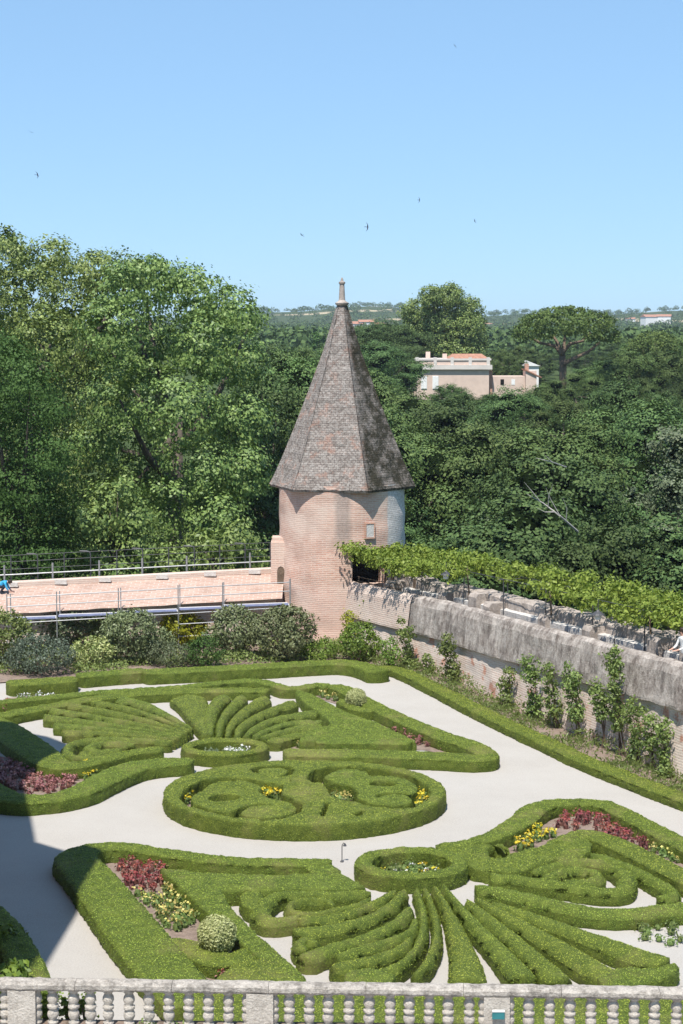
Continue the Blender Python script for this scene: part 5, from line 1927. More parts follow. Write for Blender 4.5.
def field(pts, D0, name_lab):
    V = []
    for px, py in pts:
        r_ = ray(px, py)
        # march to the terrain
        t = 400.0
        while t < 4000:
            p = CAMP + r_ * t / r_[1]
            if p[2] < tz(p[0], p[1]) + 1.0:
                break
            t += 10
        V.append((p[0], p[1], p[2] + 1.0))
    return V


# ------------------------------------------------------------------ pergola and its vine
pg = tag(empty('pergola', (*wallpt(0, 1.6), 0)), 'thin iron pergola along the wall walk, nearly covered by the vine', 'pergola')
pgo = tuple(pg.location)
ss = np.arange(S0 + 1.2, S1 + 6, 3.6)
for k, s in enumerate(ss):
    for o_ in (1.2, 3.2):
        p = wallpt(s, o_)
        MB().tube([(p[0], p[1], zt(s) - 0.75), (p[0], p[1], zt(s) + 1.24)], 0.022, 6).build('post', M['darkmetal'], pg, origin=pgo)
    a, b = wallpt(s, 0.95), wallpt(s, 3.5)
    MB().tube([(a[0], a[1], zt(s) + 1.22), (b[0], b[1], zt(s) + 1.22)], 0.018, 6).build('crossbar', M['darkmetal'], pg, origin=pgo)
for o_ in (1.2, 2.2, 3.2):
    pts = [(*wallpt(s, o_), zt(s) + 1.24) for s in ss]
    MB().tube(pts, 0.014, 6).build('runner', M['darkmetal'], pg, origin=pgo)
vn = tag(empty('grape_vine', (*wallpt(0, 1.7), 0)), 'bright yellow green vine spread over the pergola along the wall', 'vine')
vno = np.array(vn.location)
lob = []
r2 = np.random.default_rng(21)
for s in np.arange(S0 - 1.0, S1 + 6, 0.52):
    g1 = False
    thin = s_at_px(440) < s < s_at_px(500)
    for o_ in (0.7, 1.15, 1.7, 2.2, 2.8):
        if o_ < 1 and s > s_at_px(436):
            continue
        if o_ > 2.9 and s > s_at_px(600):
            continue
        if thin and (o_ < 1.5 or r2.random() < 0.45):
            continue
        if g1 and r2.random() < 0.6:
            continue
        if vnoise([(s * 0.55, o_ * 0.6, 4.0)], 12)[0] < 0.22 or r2.random() < 0.06:
            continue
        p = wallpt(s + r2.uniform(-.3, .3), o_ + r2.uniform(-.25, .25))
        hgt_ = np.interp(s, [S0, S1], [1.4, 1.42])
        lob.append((p[0] - vno[0], p[1] - vno[1], zt(s) + hgt_ - 0.2 + r2.uniform(-0.18, 0.28) + (0.12 if o_ > 1.5 else -0.12), r2.uniform(0.3, 0.55), r2.uniform(0.3, 0.55), r2.uniform(0.12, 0.28)))
for px_, py_ in ((347, 547), (353, 549), (360, 549), (360, 556), (367, 552), (374, 553), (374, 560), (381, 556), (388, 558), (388, 565), (395, 562), (402, 566), (396, 570), (410, 570)):
    b_ = wallpt(s_at_px(px_), 0.0)
    q_ = at_y(px_, py_, b_[1] - 0.15)
    lob.append((q_[0] - vno[0], q_[1] - vno[1], q_[2], 0.42, 0.42, 0.26))
q, f = lobe_leaves(lob, 11.0, 0.16, 10, 0.07, jit=0.6, up=0.7, inner=0.2)
MB().add(q, f).build('foliage', M['l_vine'], vn, autouv=False)
for k, s in enumerate(ss[::2]):
    p = wallpt(s + 0.12, 1.3)
    MB().tube([(p[0] - vno[0], p[1] - vno[1], zt(s) - 0.75), (p[0] - vno[0] + 0.06, p[1] - vno[1], zt(s) + 0.4), (p[0] - vno[0] - 0.03, p[1] - vno[1], zt(s) + 1.45)], [0.05, 0.04, 0.03], 6).build('stem', M['wood'], vn, smooth=True)
# wooden leaning boards and lattice at the tower end of the walk
bd_ = tag(empty('plank_screen', (*wallpt(S0 + 1.5, 1.3), zt(S0 + 1.5) - 0.75)), 'weathered upright planks beside the dark doorway at the tower end of the walk', 'screen')
for k in range(7):
    p = wallpt(S0 + 1.6 + k * 0.34, 1.5 + 0.05 * (k % 2))
    MB().box((p[0] - bd_.location.x, p[1] - bd_.location.y, 0.62 + 0.05 * (k % 3)), (0.1, 0.22, 1.24 + 0.1 * (k % 3)), math.atan2(WD[1], WD[0]) + 1.57).build('plank', M['stone_block'] if k % 3 else M['wood'], bd_)
rl = tag(empty('iron_railing', (*wallpt(S0 + 1.5, 0.55), zt(S0 + 1.5))), 'low thin iron railing on the wall in front of the dark doorway', 'railing')
ro_ = tuple(rl.location)
for dz in (0.1, 0.28):
    MB().tube([(*wallpt(s, 0.45), zt(s) + dz) for s in np.arange(S0 + 0.3, S0 + 4.6, 0.4)], 0.018, 5).build('rail', M['wood'], rl, origin=ro_)
for s in np.arange(S0 + 0.4, S0 + 4.5, 1.0):
    MB().tube([(*wallpt(s, 0.45), zt(s) - 0.05), (*wallpt(s, 0.45), zt(s) + 0.3)], 0.02, 5).build('post', M['wood'], rl, origin=ro_)
# lanterns under the vine
for px, py, lab in ((598, 615.5, 'small dark capped lantern under the vine, in the middle of the walk'), (446, 575.5, 'small dark capped lantern under the vine, nearer to the tower')):
    s = s_at_px(px, 0.75)
    p = wallpt(s, 0.75)
    q = at_y(px, py, p[1])
    ln = tag(empty('lantern', (q[0], p[1], q[2] - 0.15)), lab, 'lantern')
    MB().lathe([(0.05, 0), (0.11, 0.02), (0.12, 0.16), (0.1, 0.18)], n=10).build('glass', M['whitep'], ln)
    MB().lathe([(0.24, 0.18), (0.2, 0.22), (0.08, 0.3), (0.03, 0.36)], n=12).build('cap', M['darkmetal'], ln)
    MB().tube([(0, 0, 0.36), (0, 0, 0.7)], 0.015, 5).build('hanger', M['darkmetal'], ln)

# ------------------------------------------------------------------ climbers on the garden wall
cl = [(411, 640, 22, 46, 'tufted climber on the brick parapet, nearest to the tower'), (431, 676, 16, 36, 'bushy climber low on the wall, second from the tower'), (455, 662, 20, 60, 'broad climber with pale lower stems, third from the tower'), (511, 688, 10, 40, 'slim climber standing alone in the bare middle of the wall'),
      (538, 686, 17, 56, 'leafy climber right of the slim lone one'), (558, 692, 13, 52, 'leafy climber directly left of the red brick patch'), (580, 692, 17, 56, 'leafy climber above the red brick patch in the middle'), (606, 700, 12, 40, 'small climber left of the tallest climber'),
      (624, 690, 19, 84, 'tallest climber, reaching over the grey parapet'), (640, 728, 15, 62, 'climber hanging right of the tallest one'), (668, 746, 12, 62, 'slim climber near the red brick at the right edge'), (655, 737, 6, 32, 'narrow small climber left of the one at the right edge')]
for k, (px, py, w_, h_, lab) in enumerate(cl):
    s = s_at_px(px, -0.15)
    p = wallpt(s, -0.15)
    mpp = p[1] / F_PX
    q = at_y(px, py, p[1])
    t = tag(empty('climbing_plant', (p[0], p[1], 0.05)), lab, 'climber')
    lob = []
    ztop = q[2] + h_ / 2 * mpp * 1.03
    zbot = max(0.15, q[2] - h_ / 2 * mpp)
    for j in range(int(9 + h_ / 5)):
        u, v = r2.uniform(-1, 1), r2.uniform(0, 1)
        wv = w_ / 2 * mpp * (0.35 + 1.25 * vnoise([(k * 7.7, v * 2.6, 0.5)], 8)[0])
        u += 0.7 * (vnoise([(k * 3.3, v * 1.8, 9.0)], 6)[0] - 0.5)
        du = u * wv
        pp = wallpt(s, 0) + WD * du * 1.1
        off = -0.25 - 0.12 * r2.random()
        z = zbot + v * (ztop - zbot)
        if z > zc_(s) - 0.2:
            off -= 0.2
        pp = pp + WN * off
        rr = r2.uniform(0.1, 0.22)
        lob.append((pp[0] - p[0], pp[1] - p[1], z - 0.05, rr, rr, rr * 1.2))
    q_, f_ = lobe_leaves(lob, 34, 0.12, 7, 0.055, jit=0.6, up=0.4)
    MB().add(q_, f_).build('foliage', M['l_climb'], t, autouv=False)
    mb = MB()
    for j in range(3):
        e = lob[r2.integers(len(lob))]
        mb.tube([(0.1 * (j - 1), 0, -0.05), (e[0] * 0.4, e[1] * 0.4, e[2] * 0.5), (e[0], e[1], max(e[2], 0.3))], [0.03, 0.022, 0.01], 5)
    mb.build('stem', M['wood'], t)

# weeds between wall and hedge, countless
P = []
for s in np.arange(S0 + 1, S1 + 4, 0.035):
    for _ in range(12):
        o_ = -r2.uniform(0.05, 1.5)
        p = wallpt(s + r2.uniform(0, .035), o_)
        if vnoise([(s * 0.6, o_, 0)], 9)[0] + r2.normal(0, 0.1) > 0.33:
            P.append((p[0], p[1], r2.uniform(0.03, 0.3 if o_ < -0.5 else 0.5) * (0.5 + vnoise([(s * 1.1, 0, 3)], 4)[0])))
P = np.array(P)
N = rng.normal(0, 1, (len(P), 3))
N[:, 2] *= 0.3
q, f = leaf_quads(P, N, 0.09, 0.3, 0.22)
tag(MB().add(q, f).build('weeds', M['l_grass'], autouv=False), 'tall grass and weeds at the foot of the garden wall', 'weeds', None, 'stuff')

# ------------------------------------------------------------------ shrubs in the bed by the walkway
shr = [(38, 657, 36, 21, 'l_blue', 'dark blue green rounded shrub at the left of the bed', 0.05), (91, 653, 23, 17, 'l_varieg', 'cream flecked light green shrub in the shrub bed', 0.06), (128, 638, 33, 29, 'l_olive', 'large brownish olive shrub behind the cream flecked one', 0.06),
       (182, 632, 23, 17, 'l_yellow', 'golden yellow green upright shrub', 0.07), (171, 656, 28, 13, 'l_grey', 'low grey green dome shaped shrub below the golden one', 0.045), (236, 632, 27, 28, 'l_olive', 'large olive shrub right of the scaffold, left half of the pair', 0.065),
       (284, 636, 31, 28, 'l_olive', 'large olive shrub against the foot of the tower, right half of the pair', 0.065), (66, 628, 44, 18, 'l_grey', 'wide grey green shrub behind the dark blue green one', 0.065), (5, 640, 28, 30, 'l_climb', 'green shrub cut by the left edge, in front of the walkway', 0.06),
       (205, 653, 18, 17, 'l_robinia', 'dark green shrub between the golden one and the olive pair', 0.05), (106, 627, 24, 18, 'l_climb', 'mid green shrub under the scaffold boards', 0.06), (360, 643, 20, 21, 'l_bright', 'bright green leafy shrub in the corner of tower and wall', 0.06),
       (376, 618, 13, 20, 'l_climb', 'upright green shrub climbing towards the parapet near the tower', 0.06), (349, 627, 7, 16, 'l_yellow', 'slim yellowish shrub leaning on the tower', 0.05), (320, 651, 22, 11, 'l_bright', 'low bright green plants at the foot of the tower', 0.05), (155, 645, 18, 17, 'l_olive', 'small brownish shrub under the golden one', 0.055),
       (390, 655, 10, 18, 'l_bright', 'low green shrub at the first climber of the wall', 0.05), (20, 628, 26, 20, 'l_grey', 'grey green shrub behind, at far left under the boards', 0.06)]
for k, (px, py, rx, ry, mat, lab, sz_) in enumerate(shr):
    g0 = at(px, py + ry, 0.0)
    D = g0[1] + rx * 0.02
    D = min(D, 79.2)
    c_ = at_y(px, py, D)
    mpp = D / F_PX
    a, b = rx * mpp * 1.12, ry * mpp * 1.1
    t = tag(empty('shrub', (c_[0], c_[1], 0.04)), lab, 'shrub')
    lob = [(0, 0, c_[2], a * 0.72, a * 0.6, b * 0.8)]
    for j in range(11):
        th_ = j * 2.399
        ph_ = r2.uniform(-0.35, 1.2)
        lob.append((a * 0.62 * math.cos(th_) * math.cos(ph_), a * 0.5 * math.sin(th_) * math.cos(ph_), max(c_[2] + b * 0.62 * math.sin(ph_), 0.25), a * r2.uniform(0.25, 0.42), a * r2.uniform(0.25, 0.4), b * r2.uniform(0.25, 0.45)))
    kw = dict(jit=0.6, up=0.4)
    if mat in ('l_blue', 'l_grey') and ry < 22:
        kw['jit'] = 0.9
    q_, f_ = lobe_leaves(lob, 26, 0.16, 9, sz_ * 0.95, **kw)
    MB().add(q_, f_).build('foliage', M[mat], t, autouv=False)
    mb = MB()
    for j in range(5):
        e = lob[1 + j * 2]
        mb.tube([(0.05 * j - 0.1, 0, -0.05), (e[0] * 0.5, e[1] * 0.5, e[2] * 0.5), (e[0], e[1], max(e[2], 0.2))], [0.04, 0.03, 0.012], 5)
    mb.build('stem', M['wood'], t)


# ground cover between the shrubs, countless
P = []
for _ in range(26000):
    px_, py_ = r2.uniform(-10, 372), r2.uniform(646, 676)
    lim = np.interp(px_, [0, 78, 144, 260, 340, 372], [684, 677, 671, 665, 661, 664])
    if py_ > lim:
        continue
    g_ = at(px_, py_, 0.0)
    if vnoise([(g_[0] * 0.5, g_[1] * 0.5, 0)], 5)[0] < 0.32:
        continue
    P.append((g_[0], g_[1], r2.uniform(0.03, 0.45) * (0.4 + vnoise([(g_[0] * 0.9, g_[1] * 0.9, 2)], 3)[0])))
P = np.array(P)
N = rng.normal(0, 0.5, (len(P), 3)) + np.array([0, -0.2, 0.7])
q, f = leaf_quads(P, N, 0.055, 0.4, 0.6)
tag(MB().add(q, f).build('ground_cover', M['l_climb'], autouv=False), 'low green ground cover under the shrubs by the walkway', 'ground cover', None, 'stuff')


# ------------------------------------------------------------------ topiary balls
M['ball_base'] = hedge_mat('pale_topiary', (0.16, 0.18, 0.06), (0.3, 0.32, 0.14), (0.32, 0.32, 0.16))


def ball(px, py, r_px, zc, lab, sx=1.0):
    p = at(px, py, zc)
    mpp = p[1] / F_PX
    r_ = r_px * mpp
    t = tag(empty('topiary_ball', (p[0], p[1], 0.02)), lab, 'topiary')
    nphi, nth = 26, 44
    V, Fc = [], []
    for i in range(nphi + 1):
        ph = math.pi * i / nphi
        for j in range(nth):
            th_ = 2 * math.pi * j / nth
            V.append((r_ * math.sin(ph) * math.cos(th_), r_ * math.sin(ph) * math.sin(th_), r_ * sx * math.cos(ph) + zc))
    V = np.array(V)
    for i in range(nphi):
        for j in range(nth):
            j2 = (j + 1) % nth
            Fc.append((i * nth + j, (i + 1) * nth + j, (i + 1) * nth + j2, i * nth + j2))
    nn = V - np.array([0, 0, zc])
    nn /= np.linalg.norm(nn, axis=1)[:, None] + 1e-9
    V = V * 0.96 + np.array([0, 0, zc * 0.04]) + nn * ((vnoise(V * 5, 2) - 0.5) * 0.08)[:, None]
    mb = MB().add(V, Fc, 0)
    P, N = sample_faces(V, [np.array(Fc)], lambda a: a * 1900)
    q_, f_ = leaf_quads(P + N * rng.uniform(0, 0.05, (len(P), 1)), N, 0.024, 0.5)
    mb.add(q_, f_, 1)
    mb.build('crown', [M['ball_base'], M['l_ball']], t, smooth=True, autouv=False)
    MB().tube([(0, 0, -0.1), (0, 0, zc)], 0.04, 6).build('trunk', M['wood'], t)


ball(217, 935.5, 19.5, 0.62, 'pale green clipped topiary ball in the near left parterre, above the stone rail')
ball(356, 699.5, 10.5, 0.5, 'small pale clipped topiary ball at the back right of the far parterre')

# short metal post with a bent head beside the round bed
p = at(342, 862, 0)
mp = tag(empty('metal_post', tuple(p)), 'short dark metal post with a hooked top on the gravel between the round beds', 'post')
MB().tube([(0, 0, 0), (0, 0, 0.42), (0.01, 0, 0.48), (0.04, 0, 0.52), (0.07, 0, 0.5)], 0.014, 6).build('stem', M['darkmetal'], mp)
MB().lathe([(0.05, -0.02), (0.035, 0.02), (0.02, 0.05)], (0.075, 0, 0.455), 8).build('head', M['darkmetal'], mp)
MB().lathe([(0.05, 0), (0.05, 0.02), (0.02, 0.05)], (0, 0, 0), 8).build('foot', M['darkmetal'], mp)


# ------------------------------------------------------------------ bedding plants
def plant_mesh(name, leafm, petm, h, w, nl, npet, psize, seed):
    P = rng.normal(0, 1, (nl, 3)) * np.array([w * 0.42, w * 0.42, h * 0.26]) + np.array([0, 0, h * 0.42])
    P[:, :2] = np.clip(P[:, :2], -w * 0.5, w * 0.5)
    P[:, 2] = np.clip(P[:, 2], 0.02, h * 0.8)
    q, f = leaf_quads(P, np.column_stack([P[:, 0] / w, P[:, 1] / w, np.full(nl, 0.8)]), 0.04, 0.6)
    mb = MB().add(q, f, 0)
    P = rng.normal(0, 1, (npet, 3)) * np.array([w * 0.3, w * 0.3, h * 0.1]) + np.array([0, 0, h * 0.76])
    P[:, :2] = np.clip(P[:, :2], -w * 0.5, w * 0.5)
    mb.lathe([(w * 0.32, 0.0), (w * 0.36, h * 0.3), (w * 0.2, h * 0.62), (0.01, h * 0.7)], n=7)
    q, f = leaf_quads(P, np.column_stack([P[:, 0], P[:, 1], np.full(npet, 0.6)]), psize, 0.5, 0.9)
    mb.add(q, f, 1)
    o = mb.build(name, [leafm, petm], autouv=False)
    d = o.data
    bpy.data.objects.remove(o)
    return d


PM = {'red': [plant_mesh('red_bedding_plant', M['redleaf'], M['red'], 0.28, 0.2, 18, 16, 0.036, i) for i in range(3)],
      'yellow': [plant_mesh('yellow_bedding_plant', M['bedleaf'], M['yellow'], 0.26, 0.24, 20, 16, 0.036, i) for i in range(3)],
      'dimyellow': [plant_mesh('yellow_bedding_plant', M['bedleaf'], M['palepet'], 0.24, 0.26, 26, 12, 0.032, i) for i in range(3)],
      'pink': [plant_mesh('pink_bedding_plant', M['redleaf'], M['pink'], 0.26, 0.24, 18, 18, 0.036, i) for i in range(3)],
      'white': [plant_mesh('white_bedding_plant', M['bedleaf'], M['white'], 0.26, 0.24, 22, 7, 0.036, i) for i in range(3)],
      'green': [plant_mesh('green_bedding_plant', M['bedleaf'], M['bedleaf'], 0.26, 0.3, 40, 10, 0.035, i) for i in range(3)],
      'silver': [plant_mesh('silver_bedding_plant', M['l_grey'], M['l_grey'], 0.22, 0.26, 30, 14, 0.035, i) for i in range(3)]}
CATS = {'red': 'red flower', 'yellow': 'yellow flower', 'dimyellow': 'yellow flower', 'pink': 'pink flower', 'white': 'white flower', 'green': 'green plant', 'silver': 'grey plant'}


def bedding(kind, poly, spacing, label, xy=False, z=0.03, drop=0.08, scale=1.0, maxn=80):
    P = np.asarray(poly, float) if xy else px2xy(poly, 0.05)
    lo, hi = P.min(0), P.max(0)
    pts = []
    gy = lo[1]
    row = 0
    while gy < hi[1]:
        gx = lo[0] + (spacing / 2 if row % 2 else 0)
        while gx < hi[0]:
            pts.append((gx + random.uniform(-.25, .25) * spacing, gy + random.uniform(-.25, .25) * spacing))
            gx += spacing
        gy += spacing * 0.87
        row += 1
    pts = np.array(pts)
    pts = pts[in_poly(pts, P)]
    if len(pts) > maxn:
        pts = pts[np.sort(rng.choice(len(pts), maxn, replace=False))]
    nm = PM[kind][0].name.split('.')[0]
    for x, y in pts:
        if random.random() < drop:
            continue
        o = bpy.data.objects.new(nm, PM[kind][random.randrange(3)])
        COL.objects.link(o)
        o.location = (x, y, z)
        o.rotation_euler = (0, 0, random.uniform(0, 6.28))
        s = scale * random.uniform(0.75, 1.25)
        o.scale = (s, s, s * random.uniform(0.85, 1.2))
        tag(o, label, CATS[kind], label)


random.seed(8)
bedding('red', bed_rednear, 0.3, 'dark red bedding plant in the near left bed, below the shade corner', scale=0.95, maxn=95)
bedding('dimyellow', bed_yellownear, 0.33, 'dull yellow bedding plant in the near left bed, between red plants and topiary ball', maxn=80, scale=1.1)
bedding('yellow', bed_yelthin, 0.5, 'small yellow flower in the thin row behind the near inner hedge', maxn=30, scale=0.8)
bedding('yellow', bed_yelright, 0.3, 'bright yellow flower in the bed at the right, left of the red ones', maxn=80, scale=1.05)
bedding('red', bed_redright, 0.31, 'red flower in the long bed at the right, along the back border', maxn=135, scale=0.95)
bedding('dimyellow', bed_creamright, 0.36, 'pale yellow plant at the right end of the right hand bed', maxn=60)
bedding('pink', bed_redleft, 0.32, 'reddish pink bedding plant in the far left bed beside the building\'s shade', maxn=110, scale=0.9)
bedding('yellow', bed_yellowleft, 0.42, 'yellow flower in the narrow bed right of the far left red bed', maxn=45)
bedding('pink', bed_pink, 0.38, 'pinkish plant in the narrow bed near the far pointed corner', maxn=80)
bedding('dimyellow', bed_topright, 0.42, 'pale yellowish plant in the back bed near the small topiary ball', maxn=30)
bedding('dimyellow', bed_yellowrow, 0.45, 'small yellow flower in the long thin row of the far parterre', maxn=60, scale=0.8)
bedding('white', bed_backwhite, 0.40, 'white flower at the back left of the far parterre', maxn=30, scale=1.1)
bedding('red', bed_backred, 0.42, 'red flower at the back left edge of the far parterre', maxn=30)
el = lambda c, a, b, x0=-1, x1=1: [(c[0] + a * min(max(math.cos(t), x0), x1), c[1] + b * math.sin(t)) for t in np.linspace(0, 2 * math.pi, 24, endpoint=False)]
bedding('white', el(nb_c, nb_a * 0.9, nb_b * 0.9), 0.34, 'white flower in the near small round bed', xy=True, maxn=36, scale=0.8)
bedding('yellow', el(nb_c, nb_a * 0.9, nb_b * 0.9), 0.42, 'yellow flower in the near small round bed', xy=True, maxn=14, scale=0.75)
bedding('green', el(nb_c, nb_a * 0.9, nb_b * 0.9), 0.38, 'green leafy plant in the near small round bed', xy=True, maxn=30)
bedding('white', el(fb_c, fb_a * 0.95, fb_b * 0.95, -0.1, 1), 0.27, 'white flower in the far small round bed', xy=True, maxn=40, scale=1.2)
bedding('silver', el(fb_c, fb_a * 0.95, fb_b * 0.95, -1, -0.15), 0.34, 'grey leaved plant in the left half of the far small round bed', xy=True, maxn=20)
for o_, zz_, kind, lab in (((150, 745), [(132, 215), (165, 205), (175, 240), (140, 240)], 'yellow', 'yellow flower at the left end of the large round bed'), ((150, 745), [(480, 190), (550, 192), (552, 222), (490, 225)], 'yellow', 'yellow flower in the centre left trench of the large round bed'),
                          ((150, 745), [(590, 240), (665, 248), (660, 285), (610, 290)], 'dimyellow', 'pale flower in the middle trench of the large round bed'), ((300, 745), [(140, 185), (225, 195), (232, 232), (150, 222)], 'dimyellow', 'dry pale flower in the right trench of the large round bed'),
                          ((300, 745), [(515, 190), (545, 195), (535, 240), (490, 260), (485, 240)], 'yellow', 'yellow flower at the right end of the large round bed')):
    bedding(kind, px2xy(zz(o_, 4.27, zz_), 0.2), 0.24, lab, xy=True, maxn=24, scale=1.1)
bedding('red', px2xy([(215, 966), (240, 964), (256, 972), (250, 982), (220, 980)], 0.1), 0.3, 'dark red plant low above the stone rail, below the near topiary ball', xy=True, maxn=14, scale=0.9, z=0.05)
bedding('green', px2xy(G6([(540, 470), (690, 470), (690, 545), (640, 540), (560, 510)]), 0.05), 0.42, 'sparse green tuft on the gravel at the lower right', xy=True, maxn=45, scale=0.75)

# ------------------------------------------------------------------ plants in the lower left corner and on the terrace edge
def leafy_plant(name, c, lob, mat, lab, size, dens=30, k=5, cr_=0.1):
    t = tag(empty(name, c), lab, 'plant')
    q_, f_ = lobe_leaves(lob, dens, cr_, k, size, jit=0.6, up=0.6)
    MB().add(q_, f_).build('foliage', M[mat], t, autouv=False)
    mb = MB()
    for e in lob[:4]:
        mb.tube([(0, 0, -0.05), (e[0] * 0.5, e[1] * 0.5, e[2] * 0.45), (e[0], e[1], e[2])], [0.03, 0.02, 0.008], 5)
    mb.build('stem', M['wood'], t)


c = at(4, 985, 0.5)
leafy_plant('leafy_shrub', (c[0], c[1], 0.04), [(r2.uniform(-.7, .35), r2.uniform(-.6, .6), r2.uniform(0.3, 0.75), 0.24, 0.24, 0.22) for _ in range(13)], 'l_bright', 'large leafed bright shrub in the lower left corner behind the rail', 0.085, dens=22)
c = at(6, 938, 0.3)
leafy_plant('leafy_shrub', (c[0], c[1], 0.04), [(r2.uniform(-.35, .2), r2.uniform(-.4, .4), r2.uniform(0.2, 0.45), 0.2, 0.2, 0.16) for _ in range(7)], 'l_bright', 'small leafy shrub in the shade of the lower left bed', 0.07)
for px, w_, lab in ((8, 0.16, 'green climbing plant behind the balustrade, at the very left'), (42, 0.12, 'green climbing plant just right of the left stone post'), (65, 0.13, 'yellow green climbing plant behind the second baluster right of the left post'), (83, 0.11, 'low green plant behind the fourth baluster from the left post')):
    p = bpx(px)
    leafy_plant('climbing_plant', (p[0], p[1] + 0.32, p[2] - 0.75), [(r2.uniform(-w_, w_), r2.uniform(-.06, .1), r2.uniform(0.02, 0.52 if px < 60 else 0.36), 0.07, 0.06, 0.08) for _ in range(9)], 'l_bright', lab, 0.03, dens=160, k=5, cr_=0.05)
for px, lab in ((180, 'small weed at the foot of the balustrade, left of the middle post'), (147, 'small flowering weed at the foot of the balustrade, further left'), (510, 'dry grassy weed at the foot of the right post')):
    p = bpx(px)
    leafy_plant('weed', (p[0], p[1] - 0.17, p[2] - 0.70), [(r2.uniform(-.08, .08), r2.uniform(-.03, .03), r2.uniform(0.02, 0.14), 0.05, 0.04, 0.05) for _ in range(6)], 'l_climb', lab, 0.022, dens=200, k=4, cr_=0.04)

# ------------------------------------------------------------------ swifts
def swift(px, py, D, heading, bank, size, lab):
    p = at_y(px, py, D)
    V = [(0.42, 0, 0), (0.2, 0.05, 0.03), (0.2, -0.05, 0.03), (0.2, 0, -0.05), (-0.25, 0.035, 0.0), (-0.25, -0.035, 0.0), (-0.25, 0, -0.03), (-0.55, 0.10, 0), (-0.55, -0.10, 0), (-0.40, 0, 0),
         (0.22, 0.05, 0.02), (-0.0, 0.05, 0.02), (0.18, 0.42, 0.08), (0.03, 0.42, 0.08), (-0.25, 0.95, 0.02), (0.22, -0.05, 0.02), (-0.0, -0.05, 0.02), (0.18, -0.42, 0.08), (0.03, -0.42, 0.08), (-0.25, -0.95, 0.02),
         (0.22, 0.05, -0.01), (-0.0, 0.05, -0.01), (0.18, 0.42, 0.06), (0.03, 0.42, 0.06), (0.22, -0.05, -0.01), (-0.0, -0.05, -0.01), (0.18, -0.42, 0.06), (0.03, -0.42, 0.06)]
    Fc = [(0, 1, 2), (0, 3, 1), (0, 2, 3), (1, 4, 5, 2), (1, 3, 6, 4), (3, 2, 5, 6), (4, 7, 9), (5, 9, 8), (4, 9, 5), (4, 6, 7), (5, 8, 6), (7, 6, 9), (6, 8, 9), (10, 12, 13, 11), (12, 14, 13), (15, 16, 18, 17), (17, 18, 19),
          (20, 21, 23, 22), (22, 23, 14), (24, 26, 27, 25), (26, 19, 27), (10, 20, 22, 12), (12, 22, 14), (11, 13, 23, 21), (13, 14, 23), (15, 17, 26, 24), (17, 19, 26), (16, 25, 27, 18), (18, 27, 19)]
    o = MB().add(np.array(V) * size, Fc).build('swift', M['darkcloth'])
    o.location = tuple(p)
    o.rotation_euler = (bank, 0.1, heading)
    tag(o, lab, 'bird')


for px, py, D, hd, bk, sz_, lab in ((31, 132, 100, 1.4, 0.35, 0.2, 'dark swift seen edge on, high at the upper left'), (37, 175, 80, 0.6, 0.9, 0.2, 'dark swift banking at the upper left, lower of two'), (302, 235, 105, 2.6, 0.5, 0.2, 'small dark swift left above the tower finial'),
                                    (367, 227, 82, 0.3, 1.35, 0.2, 'dark swift banked upright, right above the tower finial'), (419, 200, 125, 0.2, 1.3, 0.2, 'small dark swift above the tall mansion tree'), (475, 221, 150, 2.8, 1.0, 0.2, 'tiny dark swift right of the one above the tall tree'),
                                    (455, 46, 125, 0.9, 0.9, 0.2, 'tiny dark swift highest in the sky')):
    swift(px, py, D, hd, bk, sz_ * 1.25, lab)


# ------------------------------------------------------------------ people
def person(loc, rz, verts, edges, radii, zones, label, scale=1.0, hair=None, root=0):
    """one continuous skinned body; zones: list of (test(x,y,z), material index)"""
    me = bpy.data.meshes.new('body_skeleton')
    me.from_pydata([Vector(v) for v in verts], edges, [])
    o = bpy.data.objects.new('body_skeleton', me)
    COL.objects.link(o)
    md = o.modifiers.new('s', 'SKIN')
    md.use_smooth_shade = True
    for i, r_ in enumerate(radii):
        me.skin_vertices[0].data[i].radius = (r_, r_) if not isinstance(r_, tuple) else r_
    me.skin_vertices[0].data[root].use_root = True
    o.modifiers.new('u', 'SUBSURF').levels = 2
    o.modifiers['u'].render_levels = 2
    dg = bpy.context.evaluated_depsgraph_get()
    dg.update()
    bm_ = bpy.data.meshes.new_from_object(o.evaluated_get(dg))
    bpy.data.objects.remove(o)
    mats = [M['skin'], M['whitecloth'], M['darkcloth'], M['bluecloth']]
    bm_.materials.clear()
    for m_ in mats:
        bm_.materials.append(m_)
    for p_ in bm_.polygons:
        c_ = p_.center
        for tst, mi in zones:
            if tst(c_.x, c_.y, c_.z):
                p_.material_index = mi
                break
        p_.use_smooth = True
    bm_.name = 'person'
    t = bpy.data.objects.new('person', bm_)
    COL.objects.link(t)
    t.location = loc
    t.rotation_euler = (0, 0, rz)
    t.scale = (scale,) * 3
    tag(t, label, 'person')
    if hair:
        c_, r_ = hair
        hb = MB()
        V, Fc = [], []
        for i in range(9):
            ph = math.pi * 0.62 * i / 8
            for j in range(14):
                th_ = 2 * math.pi * j / 14
                V.append((c_[0] + r_ * math.sin(ph) * math.cos(th_), c_[1] + r_ * 1.1 * math.sin(ph) * math.sin(th_) + (0.02 if i > 4 else 0), c_[2] + r_ * 1.1 * math.cos(ph)))
        for i in range(8):
            for j in range(14):
                Fc.append((i * 14 + j, (i + 1) * 14 + j, (i + 1) * 14 + (j + 1) % 14, i * 14 + (j + 1) % 14))
        hb.add(V, Fc).build('hair', M['hair'], t, smooth=True)
    return t


